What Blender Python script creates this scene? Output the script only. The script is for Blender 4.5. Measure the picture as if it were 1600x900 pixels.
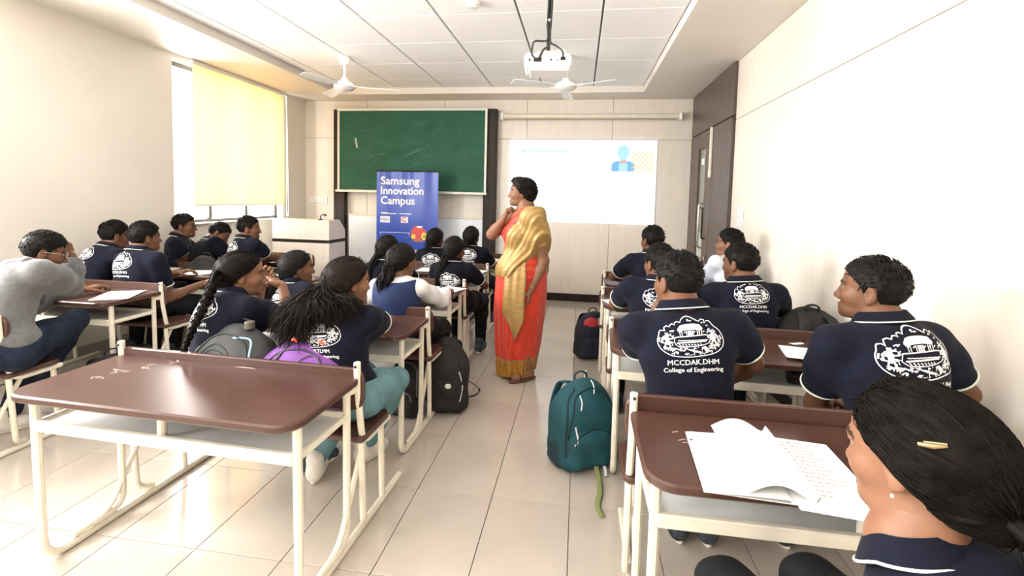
import bpy, math, random
import numpy as np
from mathutils import Vector, Matrix
from mathutils.bvhtree import BVHTree

random.seed(7); np.random.seed(7)
for _o in list(bpy.data.objects): bpy.data.objects.remove(_o)
SC = bpy.context.scene
COL = SC.collection
PI = math.pi

# ------------------------------------------------------------------ camera
FPX, CYP, PIT, YAW, ROLL, EYE = 733.9, 357.8, 0.0634, 0.1408, 0.0239, 1.47
_fw = np.array([-math.sin(YAW)*math.cos(PIT), math.cos(YAW)*math.cos(PIT), -math.sin(PIT)])
_r0 = np.array([math.cos(YAW), math.sin(YAW), 0.0]); _u0 = np.cross(_r0, _fw)
_rr = _r0*math.cos(ROLL)+_u0*math.sin(ROLL); _uu = -_r0*math.sin(ROLL)+_u0*math.cos(ROLL)
cam_d = bpy.data.cameras.new('camera'); cam = bpy.data.objects.new('camera', cam_d); COL.objects.link(cam)
cam_d.sensor_width = 36; cam_d.lens = FPX/1600*36; cam_d.shift_y = (CYP-450)/1600; cam_d.clip_start = .02
cam.matrix_world = Matrix(((_rr[0], _uu[0], -_fw[0], 0), (_rr[1], _uu[1], -_fw[1], 0), (_rr[2], _uu[2], -_fw[2], EYE), (0, 0, 0, 1)))
SC.camera = cam

def at(px, py, Y):
    """point of the room seen at pixel px,py (1600x900 frame) in the plane y = Y"""
    d = _fw*FPX+_rr*(px-800)-_uu*(py-CYP)
    return np.array([0, 0, EYE])+d*(Y/d[1])

# ------------------------------------------------------------------ light and exposure
SC.view_settings.view_transform = 'Standard'; SC.view_settings.look = 'None'
SC.view_settings.gamma = 1; SC.view_settings.exposure = EXPOSURE = 0.02
SC.view_settings.use_curve_mapping = False
W = bpy.data.worlds.new('world'); SC.world = W; W.use_nodes = True
_bg = W.node_tree.nodes['Background']; _bg.inputs[0].default_value = (.93, .97, 1, 1); _bg.inputs[1].default_value = 6.0

def area(name, loc, rot, sx, sy, power, col=(1, .975, .94), spread=180):
    l = bpy.data.lights.new(name, 'AREA'); l.shape = 'RECTANGLE'; l.size = sx; l.size_y = sy
    l.energy = power; l.color = col; l.spread = math.radians(spread)
    o = bpy.data.objects.new(name, l); o.location = loc; o.rotation_euler = rot; COL.objects.link(o); return o
# daylight through the windows of the left wall
area('daylight_window_front', (-4.62, 5.35, 2.0), (0, -PI/2, 0), 1.75, 1.8, 215)
area('daylight_window_middle', (-4.62, 1.55, 2.0), (0, -PI/2, 0), 1.75, 1.9, 430)
area('daylight_window_rear', (-4.62, -1.45, 2.0), (0, -PI/2, 0), 1.75, 1.7, 270)
area('fill_light_rear', (-1.3, -.6, 2.88), (0, 0, 0), 2.4, 1.6, 60, (1, .97, .93))  # added fill from above, not a fitting of the room
area('fill_light_front', (-1.3, 3.6, 2.97), (0, 0, 0), 3.0, 3.0, 22, (1, .97, .93))  # second added fill under the grid ceiling, no real lamp there

# ------------------------------------------------------------------ helpers
def props(o, label=None, cat=None, group=None, kind=None):
    if label: o['label'] = label
    if cat: o['category'] = cat
    if group: o['group'] = group
    if kind: o['kind'] = kind
    return o

def empty(name, loc, rz=0, label=None, cat=None, group=None, kind=None):
    o = bpy.data.objects.new(name, None); o.location = [float(v) for v in loc]; o.rotation_euler = (0, 0, rz)
    o.empty_display_size = .1; COL.objects.link(o)
    return props(o, label, cat, group, kind)

def copy_tree(o, parent=None):
    c = o.copy(); COL.objects.link(c)
    if parent is not None: c.parent = parent
    for ch in list(o.children): copy_tree(ch, c)
    return c

def mesh_obj(name, V, F, m, parent=None, smooth=None, idx=None, col=None, loc=None, rz=0):
    """V (n,3), F list of tuples or (m,4) array -> one linked object"""
    me = bpy.data.meshes.new(name)
    V = np.asarray(V, dtype=np.float32)
    if isinstance(F, np.ndarray):
        n, k = F.shape
        me.vertices.add(len(V)); me.vertices.foreach_set('co', V.ravel())
        me.loops.add(n*k); me.loops.foreach_set('vertex_index', F.astype(np.int32).ravel())
        me.polygons.add(n); me.polygons.foreach_set('loop_start', np.arange(0, n*k, k, dtype=np.int32))
        me.update(calc_edges=True)
    else:
        me.from_pydata(V.tolist(), [], F)
    for q in (m if isinstance(m, (list, tuple)) else [m]): me.materials.append(q)
    if idx is not None: me.polygons.foreach_set('material_index', np.asarray(idx, dtype=np.int32))
    if smooth is not None:
        me.polygons.foreach_set('use_smooth', np.ones(len(me.polygons), dtype=bool))
        if smooth < 180: me.set_sharp_from_angle(angle=math.radians(smooth))
    if col is not None:
        a = me.color_attributes.new('tint', 'FLOAT_COLOR', 'POINT')
        c = np.ones((len(V), 4), dtype=np.float32); c[:, 0:col.shape[1]] = col
        a.data.foreach_set('color', c.ravel())
    o = bpy.data.objects.new(name, me); COL.objects.link(o)
    if parent is not None: o.parent = parent
    if loc is not None: o.location = [float(v) for v in loc]
    if rz: o.rotation_euler = (0, 0, rz)
    return o

def catmull(P, n=6, closed=False):
    P = np.asarray(P, float); m = len(P)
    if m < 3 and not closed: return P
    out = []
    rng = range(m) if closed else range(m-1)
    for i in rng:
        if closed: a, b, c, d = P[(i-1) % m], P[i], P[(i+1) % m], P[(i+2) % m]
        else: a, b, c, d = P[max(i-1, 0)], P[i], P[i+1], P[min(i+2, m-1)]
        for t in np.arange(n)/n:
            out.append(.5*((2*b)+(-a+c)*t+(2*a-5*b+4*c-d)*t*t+(-a+3*b-3*c+d)*t**3))
    if not closed: out.append(P[-1])
    return np.array(out)

def fillet(P, r, n=5):
    """polyline with its inner corners rounded"""
    P = [np.asarray(p, float) for p in P]; out = [P[0]]
    for i in range(1, len(P)-1):
        a, b, c = P[i-1], P[i], P[i+1]
        u = (a-b); v = (c-b); lu, lv = np.linalg.norm(u), np.linalg.norm(v)
        rr = min(r, lu*.49, lv*.49); p0 = b+u/lu*rr; p1 = b+v/lv*rr
        for t in np.linspace(0, 1, n): out.append((1-t)**2*p0+2*t*(1-t)*b+t*t*p1)
    out.append(P[-1]); return np.array(out)

class MB:
    def __init__(s): s.v = []; s.f = []; s.m = []; s.mi = 0
    def add(s, V, F):
        b = len(s.v); s.v.extend([tuple(map(float, p)) for p in V])
        for f in F: s.f.append(tuple(int(i)+b for i in f)); s.m.append(s.mi)
        return s
    def box(s, c, d, bev=0.0, R=None):
        c = np.array(c, float); h = np.array(d, float)/2
        if bev <= 0:
            V = [[x, y, z] for x in (-1, 1) for y in (-1, 1) for z in (-1, 1)]; V = np.array(V)*h
            F = [(0, 1, 3, 2), (4, 6, 7, 5), (0, 4, 5, 1), (2, 3, 7, 6), (0, 2, 6, 4), (1, 5, 7, 3)]
        else:
            b = min(bev, *(h*.98)); V = []; key = {}
            for x in (-1, 1):
                for y in (-1, 1):
                    for z in (-1, 1):
                        for ax in range(3):
                            q = np.array([x, y, z])*(h-b); q[ax] = (x, y, z)[ax]*h[ax]
                            key[(x, y, z, ax)] = len(V); V.append(q)
            K = lambda x, y, z, a: key[(x, y, z, a)]
            F = []
            for sg in (-1, 1):
                q = [(-1, -1), (1, -1), (1, 1), (-1, 1)]
                if sg < 0: q = q[::-1]
                F.append([K(sg, a, b_, 0) for a, b_ in q]); F.append([K(b_, sg, a, 1) for a, b_ in q]); F.append([K(a, b_, sg, 2) for a, b_ in q])
            for a in (-1, 1):
                for b_ in (-1, 1):
                    e = [K(a, b_, -1, 0), K(a, b_, -1, 1), K(a, b_, 1, 1), K(a, b_, 1, 0)]; F.append(e if a*b_ > 0 else e[::-1])
                    e = [K(-1, a, b_, 1), K(-1, a, b_, 2), K(1, a, b_, 2), K(1, a, b_, 1)]; F.append(e if a*b_ > 0 else e[::-1])
                    e = [K(b_, -1, a, 2), K(b_, -1, a, 0), K(b_, 1, a, 0), K(b_, 1, a, 2)]; F.append(e if a*b_ > 0 else e[::-1])
                    for c_ in (-1, 1):
                        e = [K(a, b_, c_, 0), K(a, b_, c_, 1), K(a, b_, c_, 2)]; F.append(e if a*b_*c_ > 0 else e[::-1])
            V = np.array(V)
        if R is not None: V = V@np.array(R).T
        return s.add(V+c, F)
    def tube(s, P, r, n=8, cap=True, sq=False, flat=None, up=None):
        """sweep along P; r number or list; flat=(a,b) makes an elliptical strap"""
        P = np.asarray(P, float); m = len(P)
        r = np.broadcast_to(np.asarray(r, float), (m,))
        T = np.gradient(P, axis=0); T /= np.linalg.norm(T, axis=1)[:, None]+1e-12
        u = np.array(up if up is not None else ([0, 0, 1] if abs(T[0][2]) < .9 else [1, 0, 0]), float)
        V = []; ang = np.arange(n)*2*PI/n+(PI/n if sq else 0)
        for i in range(m):
            if up is not None: u = np.array(up, float)
            u = u-T[i]*(u@T[i]); u /= np.linalg.norm(u)+1e-12; w = np.cross(T[i], u)
            for a in ang:
                ca, sa = math.cos(a), math.sin(a)
                if sq:
                    q = max(abs(ca), abs(sa)); k = (1/q)**.8; ca *= k*.92; sa *= k*.92
                if flat: V.append(P[i]+r[i]*(flat[0]*ca*w+flat[1]*sa*u))
                else: V.append(P[i]+r[i]*(ca*w+sa*u))
        F = [(i*n+j, i*n+(j+1) % n, (i+1)*n+(j+1) % n, (i+1)*n+j) for i in range(m-1) for j in range(n)]
        if cap: F += [tuple(range(n))[::-1], tuple((m-1)*n+j for j in range(n))]
        return s.add(V, F)
    def prism(s, O, z0, z1, bev=0.0, M=None):
        """outline O (counter-clockwise, xy) extruded z0..z1 with small bevel"""
        O = np.asarray(O, float); n = len(O)
        if bev > 0:
            d1 = np.roll(O, -1, 0)-O; d0 = O-np.roll(O, 1, 0)
            n1 = np.c_[d1[:, 1], -d1[:, 0]]; n0 = np.c_[d0[:, 1], -d0[:, 0]]
            nn = n1/(np.linalg.norm(n1, axis=1)[:, None]+1e-9)+n0/(np.linalg.norm(n0, axis=1)[:, None]+1e-9)
            nn /= np.linalg.norm(nn, axis=1)[:, None]+1e-9; I = O-nn*bev
            L = [(I, z0), (O, z0+bev), (O, z1-bev), (I, z1)]
        else: L = [(O, z0), (O, z1)]
        V = np.concatenate([np.c_[o, np.full(n, z)] for o, z in L])
        F = [tuple(range(n))[::-1], tuple((len(L)-1)*n+j for j in range(n))]
        for k in range(len(L)-1): F += [(k*n+j, k*n+(j+1) % n, (k+1)*n+(j+1) % n, (k+1)*n+j) for j in range(n)]
        if M is not None: V = np.array([np.array(M[0])+M[1]@v for v in V])
        return s.add(V, F)
    def lathe(s, prof, c=(0, 0, 0), n=20, R=None):
        V = []; k = len(prof)
        for j in range(n):
            a = 2*PI*j/n
            for (r, z) in prof: V.append([r*math.cos(a), r*math.sin(a), z])
        V = np.array(V)
        F = [(j*k+i, ((j+1) % n)*k+i, ((j+1) % n)*k+i+1, j*k+i+1) for j in range(n) for i in range(k-1)]
        F += [tuple(j*k for j in range(n))[::-1], tuple(j*k+k-1 for j in range(n))]
        if R is not None: V = V@np.array(R).T
        return s.add(V+np.array(c, float), F)
    def ell(s, c, r, n=12, m=8, R=None):
        V = [[0, 0, 1]]
        for i in range(1, m):
            for j in range(n):
                a, b = PI*i/m, 2*PI*j/n; V.append([math.sin(a)*math.cos(b), math.sin(a)*math.sin(b), math.cos(a)])
        V.append([0, 0, -1]); V = np.array(V)*np.array(r, float)
        F = [(0, 1+j, 1+(j+1) % n) for j in range(n)]
        for i in range(m-2): F += [(1+i*n+j, 1+(i+1)*n+j, 1+(i+1)*n+(j+1) % n, 1+i*n+(j+1) % n) for j in range(n)]
        b = 1+(m-2)*n; F += [(b+j, len(V)-1, b+(j+1) % n) for j in range(n)]
        if R is not None: V = V@np.array(R).T
        return s.add(V+np.array(c, float), F)
    def sheet(s, G, thick=0.0):
        """grid of points G (a,b,3); with thickness becomes a closed slab"""
        G = np.asarray(G, float); a, b = G.shape[:2]
        if thick <= 0:
            return s.add(G.reshape(-1, 3), [(i*b+j, (i+1)*b+j, (i+1)*b+j+1, i*b+j+1) for i in range(a-1) for j in range(b-1)])
        N = np.cross(np.gradient(G, axis=0), np.gradient(G, axis=1)); N /= np.linalg.norm(N, axis=2)[:, :, None]+1e-9
        T = np.concatenate([(G+N*thick/2).reshape(-1, 3), (G-N*thick/2).reshape(-1, 3)]); o = a*b
        F = [(i*b+j, (i+1)*b+j, (i+1)*b+j+1, i*b+j+1) for i in range(a-1) for j in range(b-1)]
        F += [tuple(o+q for q in f[::-1]) for f in F]
        ring = [i*b for i in range(a)]+[(a-1)*b+j for j in range(1, b)]+[i*b+b-1 for i in range(a-2, -1, -1)]+[j for j in range(b-2, 0, -1)]
        F += [(ring[k], o+ring[k], o+ring[(k+1) % len(ring)], ring[(k+1) % len(ring)]) for k in range(len(ring))]
        return s.add(T, F)
    def build(s, name, m, parent=None, smooth=35, **k):
        return mesh_obj(name, s.v, s.f, m, parent, smooth, idx=s.m if isinstance(m, (list, tuple)) else None, **k)

def rrect(x0, y0, x1, y1, r, n=5):
    """rounded rectangle, r = (bl, br, tr, tl)"""
    if not isinstance(r, (tuple, list)): r = (r,)*4
    P = []
    for (cx, cy, a0, q) in ((x0+r[0], y0+r[0], PI, r[0]), (x1-r[1], y0+r[1], 1.5*PI, r[1]), (x1-r[2], y1-r[2], 0, r[2]), (x0+r[3], y1-r[3], .5*PI, r[3])):
        for t in np.linspace(0, PI/2, n): P.append((cx+q*math.cos(a0+t), cy+q*math.sin(a0+t)))
    return np.array(P)

# ------------------------------------------------------------------ materials
MATS = {}
def mat(name, col, rough=.6, metal=0.0, var=0.0, scale=8.0, bump=0.0, bscale=60.0, stretch=(1, 1, 1), spec=.5, emit=None, tint=False, col2=None, sheen=0.0, coat=0.0, rvar=0.0):
    m = bpy.data.materials.new(name); m.use_nodes = True; nt = m.node_tree; N, L = nt.nodes, nt.links
    p = N['Principled BSDF']; p.inputs['Roughness'].default_value = rough; p.inputs['Metallic'].default_value = metal
    p.inputs['Specular IOR Level'].default_value = spec
    p.inputs['Base Color'].default_value = (*col, 1)
    if sheen: p.inputs['Sheen Weight'].default_value = sheen
    if coat: p.inputs['Coat Weight'].default_value = coat; p.inputs['Coat Roughness'].default_value = .15
    if emit: p.inputs['Emission Color'].default_value = (*emit[0], 1); p.inputs['Emission Strength'].default_value = emit[1]
    if var or bump or rvar:
        tc = N.new('ShaderNodeTexCoord'); mp = N.new('ShaderNodeMapping'); mp.inputs['Scale'].default_value = stretch
        L.new(tc.outputs['Object'], mp.inputs['Vector'])
    src = None
    if var:
        nz = N.new('ShaderNodeTexNoise'); nz.inputs['Scale'].default_value = scale; nz.inputs['Detail'].default_value = 5
        L.new(mp.outputs['Vector'], nz.inputs['Vector'])
        mx = N.new('ShaderNodeMix'); mx.data_type = 'RGBA'
        c2 = col2 or tuple(c*(1+var) for c in col); c1 = tuple(c*(1-var) for c in col) if col2 is None else col
        mx.inputs['A'].default_value = (*c1, 1); mx.inputs['B'].default_value = (*c2, 1)
        rp = N.new('ShaderNodeMapRange'); rp.inputs['From Min'].default_value = .35; rp.inputs['From Max'].default_value = .65
        L.new(nz.outputs['Fac'], rp.inputs['Value']); L.new(rp.outputs['Result'], mx.inputs['Factor'])
        src = mx.outputs['Result']; L.new(src, p.inputs['Base Color'])
        if rvar:
            rr = N.new('ShaderNodeMapRange'); rr.inputs['To Min'].default_value = rough-rvar; rr.inputs['To Max'].default_value = rough+rvar
            L.new(nz.outputs['Fac'], rr.inputs['Value']); L.new(rr.outputs['Result'], p.inputs['Roughness'])
    if tint:
        at_ = N.new('ShaderNodeAttribute'); at_.attribute_name = 'tint'
        mm = N.new('ShaderNodeMix'); mm.data_type = 'RGBA'; mm.blend_type = 'MULTIPLY'; mm.inputs['Factor'].default_value = 1
        if src: L.new(src, mm.inputs['A'])
        else: mm.inputs['A'].default_value = (*col, 1)
        L.new(at_.outputs['Color'], mm.inputs['B']); L.new(mm.outputs['Result'], p.inputs['Base Color'])
    if bump:
        nb = N.new('ShaderNodeTexNoise'); nb.inputs['Scale'].default_value = bscale; nb.inputs['Detail'].default_value = 3
        L.new(mp.outputs['Vector'], nb.inputs['Vector'])
        bp = N.new('ShaderNodeBump'); bp.inputs['Strength'].default_value = bump; bp.inputs['Distance'].default_value = .01
        L.new(nb.outputs['Fac'], bp.inputs['Height']); L.new(bp.outputs['Normal'], p.inputs['Normal'])
    MATS[name] = m; return m

def glass_mat(name, tintc=(1, 1, 1), refl=.08):
    m = bpy.data.materials.new(name); m.use_nodes = True; nt = m.node_tree; N, L = nt.nodes, nt.links; N.clear()
    o = N.new('ShaderNodeOutputMaterial'); t = N.new('ShaderNodeBsdfTransparent'); t.inputs[0].default_value = (*tintc, 1)
    g = N.new('ShaderNodeBsdfGlossy'); g.inputs['Roughness'].default_value = .05
    x = N.new('ShaderNodeMixShader'); x.inputs[0].default_value = refl
    L.new(t.outputs[0], x.inputs[1]); L.new(g.outputs[0], x.inputs[2]); L.new(x.outputs[0], o.inputs[0]); return m

def blind_mat():
    m = bpy.data.materials.new('blind_cloth'); m.use_nodes = True; nt = m.node_tree; N, L = nt.nodes, nt.links; N.clear()
    o = N.new('ShaderNodeOutputMaterial'); d = N.new('ShaderNodeBsdfDiffuse'); t = N.new('ShaderNodeBsdfTranslucent')
    tc = N.new('ShaderNodeTexCoord'); mp = N.new('ShaderNodeMapping'); mp.inputs['Scale'].default_value = (1, .6, 26)
    nz = N.new('ShaderNodeTexNoise'); nz.inputs['Scale'].default_value = 2.5; nz.inputs['Detail'].default_value = 4
    L.new(tc.outputs['Object'], mp.inputs[0]); L.new(mp.outputs[0], nz.inputs['Vector'])
    mx = N.new('ShaderNodeMix'); mx.data_type = 'RGBA'; mx.inputs['A'].default_value = (.84, .67, .43, 1); mx.inputs['B'].default_value = (.88, .75, .52, 1)
    L.new(nz.outputs['Fac'], mx.inputs['Factor']); L.new(mx.outputs['Result'], d.inputs[0]); L.new(mx.outputs['Result'], t.inputs[0])
    x = N.new('ShaderNodeMixShader'); x.inputs[0].default_value = .38
    L.new(d.outputs[0], x.inputs[1]); L.new(t.outputs[0], x.inputs[2]); L.new(x.outputs[0], o.inputs[0]); return m

def emit_mat(name, col, s):
    m = bpy.data.materials.new(name); m.use_nodes = True; nt = m.node_tree; N, L = nt.nodes, nt.links; N.clear()
    o = N.new('ShaderNodeOutputMaterial'); e = N.new('ShaderNodeEmission'); e.inputs[0].default_value = (*col, 1); e.inputs[1].default_value = s
    L.new(e.outputs[0], o.inputs[0]); return m

M_WALL = mat('wall_paint', (.80, .76, .68), .75, var=.03, scale=1.5, bump=.02, bscale=40)
M_LAM = mat('cream_laminate', (.80, .745, .665), .42, var=.025, scale=3, stretch=(6, 6, .5), bump=.01)
M_JOINT = mat('dark_joint', (.30, .25, .20), .8)
M_CEIL = mat('ceiling_paint', (.80, .755, .69), .5, var=.02, scale=2)
M_PANEL = mat('ceiling_panel_white', (.96, .96, .97), .8, var=.02, scale=30, bump=.05, bscale=120)
M_TBAR = mat('ceiling_grid_grey', (.20, .20, .21), .6)
M_TILE = mat('floor_tile_beige', (.52, .46, .395), .13, var=.05, scale=2.2, rvar=.04, coat=.3)
M_GROUT = mat('grout', (.24, .20, .165), .9)
M_DARK = mat('dark_wood_laminate', (.026, .017, .013), .42, var=.3, scale=4, stretch=(8, 8, .6), spec=.2)
M_DOOR = mat('door_laminate', (.092, .066, .056), .38, var=.18, scale=5, stretch=(8, 8, .6))
M_BROWN = mat('desk_laminate', (.072, .032, .023), .30, var=.05, scale=5, rvar=.03)
M_CREAM = mat('cream_metal', (.80, .745, .62), .35, var=.06, scale=14)
M_SHELF = mat('shelf_white', (.78, .79, .77), .4, var=.04, scale=6)
M_BOARD = mat('chalkboard_green', (.022, .098, .062), .55, var=.16, scale=2.6, stretch=(1, 1, 1.8), col2=(.032, .118, .078), bump=.02, spec=.15)
M_ALU = mat('board_frame', (.80, .78, .72), .35)
M_STEEL = mat('steel', (.62, .62, .62), .25, metal=.9)
M_WHITE = mat('white_plastic', (.85, .85, .83), .35)
M_WHITEBD = mat('whiteboard', (.78, .84, .90), .25)
M_BLACK = mat('black_plastic', (.012, .012, .013), .4)
M_PAPER = mat('paper', (.88, .88, .86), .8)
M_PAPER2 = mat('cream_paper', (.80, .70, .55), .8)
M_INK = mat('grey_ink', (.42, .44, .50), .8)
M_INKR = mat('red_ink', (.62, .36, .30), .8)
M_CHALK = mat('chalk', (.42, .50, .45), .9)
M_CHALK2 = mat('chalk_faint', (.10, .20, .155), .9)
M_GLASS = glass_mat('window_glass')
M_FROST = mat('door_glass', (.34, .36, .31), .25)
M_BLIND = blind_mat()
M_FRAME = mat('window_frame_dark', (.045, .045, .05), .4)
M_SLIDE = emit_mat('slide_light', (1, 1, 1), 1.15)

# ------------------------------------------------------------------ the room
XL, XR, YB, YR, ZC, ZT = -4.266, 1.545, 6.87, -2.6, 2.915, 3.0
floor = MB().box(((XL+XR)/2, (YB+YR)/2, -.04), (XR-XL+.4, YB-YR+.4, .06)).build('floor', M_GROUT); props(floor, kind='structure')
TS, TY = .380, .548
xs = [XL]+[k*TS for k in range(-11, 5) if XL+.02 < k*TS < XR-.02]+[XR]
k0 = int(math.floor((YR-2.2)/TY)); ys = [YR]+[2.2+k*TY for k in range(k0, 12) if YR+.02 < 2.2+k*TY < YB-.02]+[YB]
_tm = {}
for i in range(len(xs)-1):
    for j in range(len(ys)-1):
        w, d = xs[i+1]-xs[i], ys[j+1]-ys[j]; key = (round(w, 3), round(d, 3)); g = .0035
        loc = ((xs[i]+xs[i+1])/2, (ys[j]+ys[j+1])/2, 0)
        if key not in _tm:
            o = MB().box((0, 0, -.006), (w-g, d-g, .012), .0012).build('tile', M_TILE, floor, loc=loc); _tm[key] = o
        else:
            o = _tm[key].copy(); COL.objects.link(o); o.location = loc

def wall_with_panels(name, m, base, panels):
    o = base.build(name, m); props(o, kind='structure')
    for (c, d) in panels: MB().box(c, d, .002).build('panel', M_LAM, o)
    return o
# back wall, faced with laminate panels
bx = [XL, -3.245, -2.025, -.79, .432, XR]
pan = []
for i in range(len(bx)-1):
    for (z0, z1) in ((0, 2.35), (2.35, ZC)):
        pan.append((((bx[i]+bx[i+1])/2, YB+.008, (z0+z1)/2), (bx[i+1]-bx[i]-.005, .016, z1-z0-.005)))
wall_with_panels('wall_back', M_JOINT, MB().box(((XL+XR)/2, YB+.09, 1.5), (XR-XL+.4, .15, 3.1)), pan)
# right wall
ry = [YR, -2.24, -1.02, .2, 1.42, 2.66, 3.9, 5.10]
pan = []
for i in range(len(ry)-1):
    for (z0, z1) in ((0, 2.33), (2.33, ZC)):
        pan.append(((XR+.008, (ry[i]+ry[i+1])/2, (z0+z1)/2), (.016, ry[i+1]-ry[i]-.005, z1-z0-.005)))
wall_with_panels('wall_right', M_JOINT, MB().box((XR+.09, (YB+YR)/2, 1.5), (.15, YB-YR+.4, 3.1)), pan)
rear = MB().box(((XL+XR)/2, YR-.08, 1.5), (XR-XL+.4, .16, 3.1)).build('wall_rear', M_WALL); props(rear, kind='structure')
# left wall with three window openings
WIN = [(-2.3, -.6), (.6, 2.5), (4.45, 6.30)]
WZ0, WZ1 = 1.10, 2.86
b = MB(); tx = .22; yy = YR-.2
b.box((XL-tx/2, (YR+YB)/2, WZ0/2), (tx, YB-YR+.4, WZ0)); b.box((XL-tx/2, (YR+YB)/2, (WZ1+3.05)/2), (tx, YB-YR+.4, 3.05-WZ1))
for (a, c) in WIN+[(YB+.2, 0)]:
    b.box((XL-tx/2, (yy+a)/2, (WZ0+WZ1)/2), (tx, a-yy, WZ1-WZ0)); yy = c
wl = b.build('wall_left', M_WALL); props(wl, kind='structure')
for n, (a, c) in enumerate(WIN):
    fx = XL-.13; w = c-a
    f = MB()
    for z in (WZ0+.025, WZ1-.025): f.box((fx, (a+c)/2, z), (.07, w, .05), .004)
    for y in (a+.025, c-.025): f.box((fx, y, (WZ0+WZ1)/2), (.07, .05, WZ1-WZ0), .004)
    fo = f.build('window_%d' % (n+1), M_FRAME); props(fo, kind='structure')
    nm = 3
    for k in range(1, nm):
        y = a+w*k/nm
        MB().box((fx, y, (WZ0+WZ1)/2), (.05, .045, WZ1-WZ0-.1), .004).build('mullion', M_FRAME, fo)
    for k in range(nm): MB().box((fx-.01, a+w*(k+.5)/nm, (WZ0+WZ1)/2), (.005, w/nm-.045, WZ1-WZ0-.1)).build('pane', M_GLASS, fo)
    MB().box((XL-.05, (a+c)/2, WZ0+.008), (.19, w-.004, .016), .003).build('window_sill', M_WALL, fo)
# roller blind of the front window (hangs from the ceiling soffit just inside the opening)
bl = empty('roller_blind', (XL+.03, 5.48, 1.32), 0, 'pale yellow translucent roller blind drawn almost fully down over the window', 'blind')
y = np.linspace(-.80, .80, 14); z = np.linspace(0, 1.55, 12)
G = np.array([[[.004*math.sin(j*1.3)+.002*math.sin(i*2.1), yy_, zz_] for yy_ in y] for j, zz_ in enumerate(z) for i in [0]])
MB().sheet(G, .0015).build('blind_cloth', M_BLIND, bl)
MB().tube([(0, -.80, 0), (0, .80, 0)], .009, 8).build('bottom_bar', M_CREAM, bl)
MB().tube([(0, -.82, 1.565), (0, .82, 1.565)], .022, 12).build('roller', M_WHITE, bl)
cc = catmull([(.02, .83, 1.56), (.025, .835, 1.40), (.03, .83, .8), (.025, .83, -.10), (.03, .845, -.13), (.03, .86, -.10), (.03, .85, .8), (.025, .845, 1.42), (.02, .85, 1.55)], 6)
MB().tube(cc, .004, 6).build('pull_cord', M_WHITE, bl)

# ceiling: painted soffit round a recessed grid ceiling
TX0, TX1, TY0, TY1 = -3.46, .79, -2.2, 6.45
c = MB(); zt = 3.12
c.box(((XL+TX0)/2-.1, (YB+YR)/2, (ZC+zt)/2), (TX0-XL+.2, YB-YR+.4, zt-ZC)); c.box(((XR+TX1)/2+.1, (YB+YR)/2, (ZC+zt)/2), (XR-TX1+.2, YB-YR+.4, zt-ZC))
c.box(((TX0+TX1)/2, (YB+TY1)/2+.1, (ZC+zt)/2), (TX1-TX0, YB-TY1+.2, zt-ZC)); c.box(((TX0+TX1)/2, (YR+TY0)/2-.1, (ZC+zt)/2), (TX1-TX0, TY0-YR+.2, zt-ZC))
ceil = c.build('ceiling', M_CEIL); props(ceil, kind='structure')
MB().box(((TX0+TX1)/2, (TY0+TY1)/2, ZT+.05), (TX1-TX0, TY1-TY0, .05)).build('ceiling_grid', M_TBAR, ceil)
gxs = [TX0]+[-.547+k*.685 for k in range(-4, 2)]+[TX1]; gys = [TY0]+[3.92+k*.685 for k in range(-8, 4)]+[TY1]
_pm = {}
for i in range(len(gxs)-1):
    for j in range(len(gys)-1):
        w, d = gxs[i+1]-gxs[i], gys[j+1]-gys[j]; key = (round(w, 3), round(d, 3)); loc = ((gxs[i]+gxs[i+1])/2, (gys[j]+gys[j+1])/2, ZT)
        if key not in _pm: _pm[key] = MB().box((0, 0, .012), (w-.018, d-.008, .024), .003).build('ceiling_panel', M_PANEL, ceil, loc=loc)
        else:
            o = _pm[key].copy(); COL.objects.link(o); o.location = loc

props(MB().box(((XL+XR)/2, YB-.012, .055), (XR-XL, .02, .11), .003).build('baseboard_back', M_DARK), kind='structure')
props(MB().box((XR-.010, (YR+5.08)/2, .05), (.018, 5.08-YR, .10), .003).build('baseboard_right', M_DARK), kind='structure')
props(MB().box((XL+.010, (YB+YR)/2, .05), (.018, YB-YR-.05, .10), .003).build('baseboard_left', mat('grey_skirting', (.36, .33, .29), .5)), kind='structure')

# door in the right wall: dark leaf with a slim glazed strip, side leaf and top panel
dr = empty('door_1', (XR, 5.97, 0), 0, kind='structure')
MB().box((-.012, 0, (2.37+ZC)/2), (.05, 1.74, ZC-2.37-.006), .004).build('top_panel', M_DOOR, dr)
d = MB(); ya, yb_ = 5.80-5.97, 6.84-5.97; g0, g1 = 6.06-5.97, 6.42-5.97
d.box((-.012, (ya+g0)/2, 1.18), (.05, g0-ya, 2.36), .004); d.box((-.012, (g1+yb_)/2, 1.18), (.05, yb_-g1, 2.36), .004)
d.box((-.012, (g0+g1)/2, .35), (.05, g1-g0, .70)); d.box((-.012, (g0+g1)/2, 2.26), (.05, g1-g0, .20))
leaf = d.build('main_leaf', M_DOOR, dr)
MB().box((.0, (g0+g1)/2, 1.43), (.012, g1-g0, 1.46)).build('glass_strip', M_FROST, leaf)
MB().box((-.012, (g0+g1)/2+.02, 2.0), (.006, .12, .08)).build('door_notice', M_PAPER, leaf)
MB().box((-.012, (g0+g1)/2+.02, .95), (.006, .25, .30)).build('door_notice', mat('green_notice', (.52, .58, .52), .6), leaf)
side = MB().box((-.012, (5.11+5.785)/2-5.97, 1.18), (.05, .66, 2.36), .004).build('side_leaf', M_DOOR, dr)
MB().tube(fillet([(-.04, .10, .92), (-.085, .10, .94), (-.085, .10, 1.46), (-.04, .10, 1.48)], .02), .014, 10).build('handle', M_STEEL, leaf)
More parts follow.
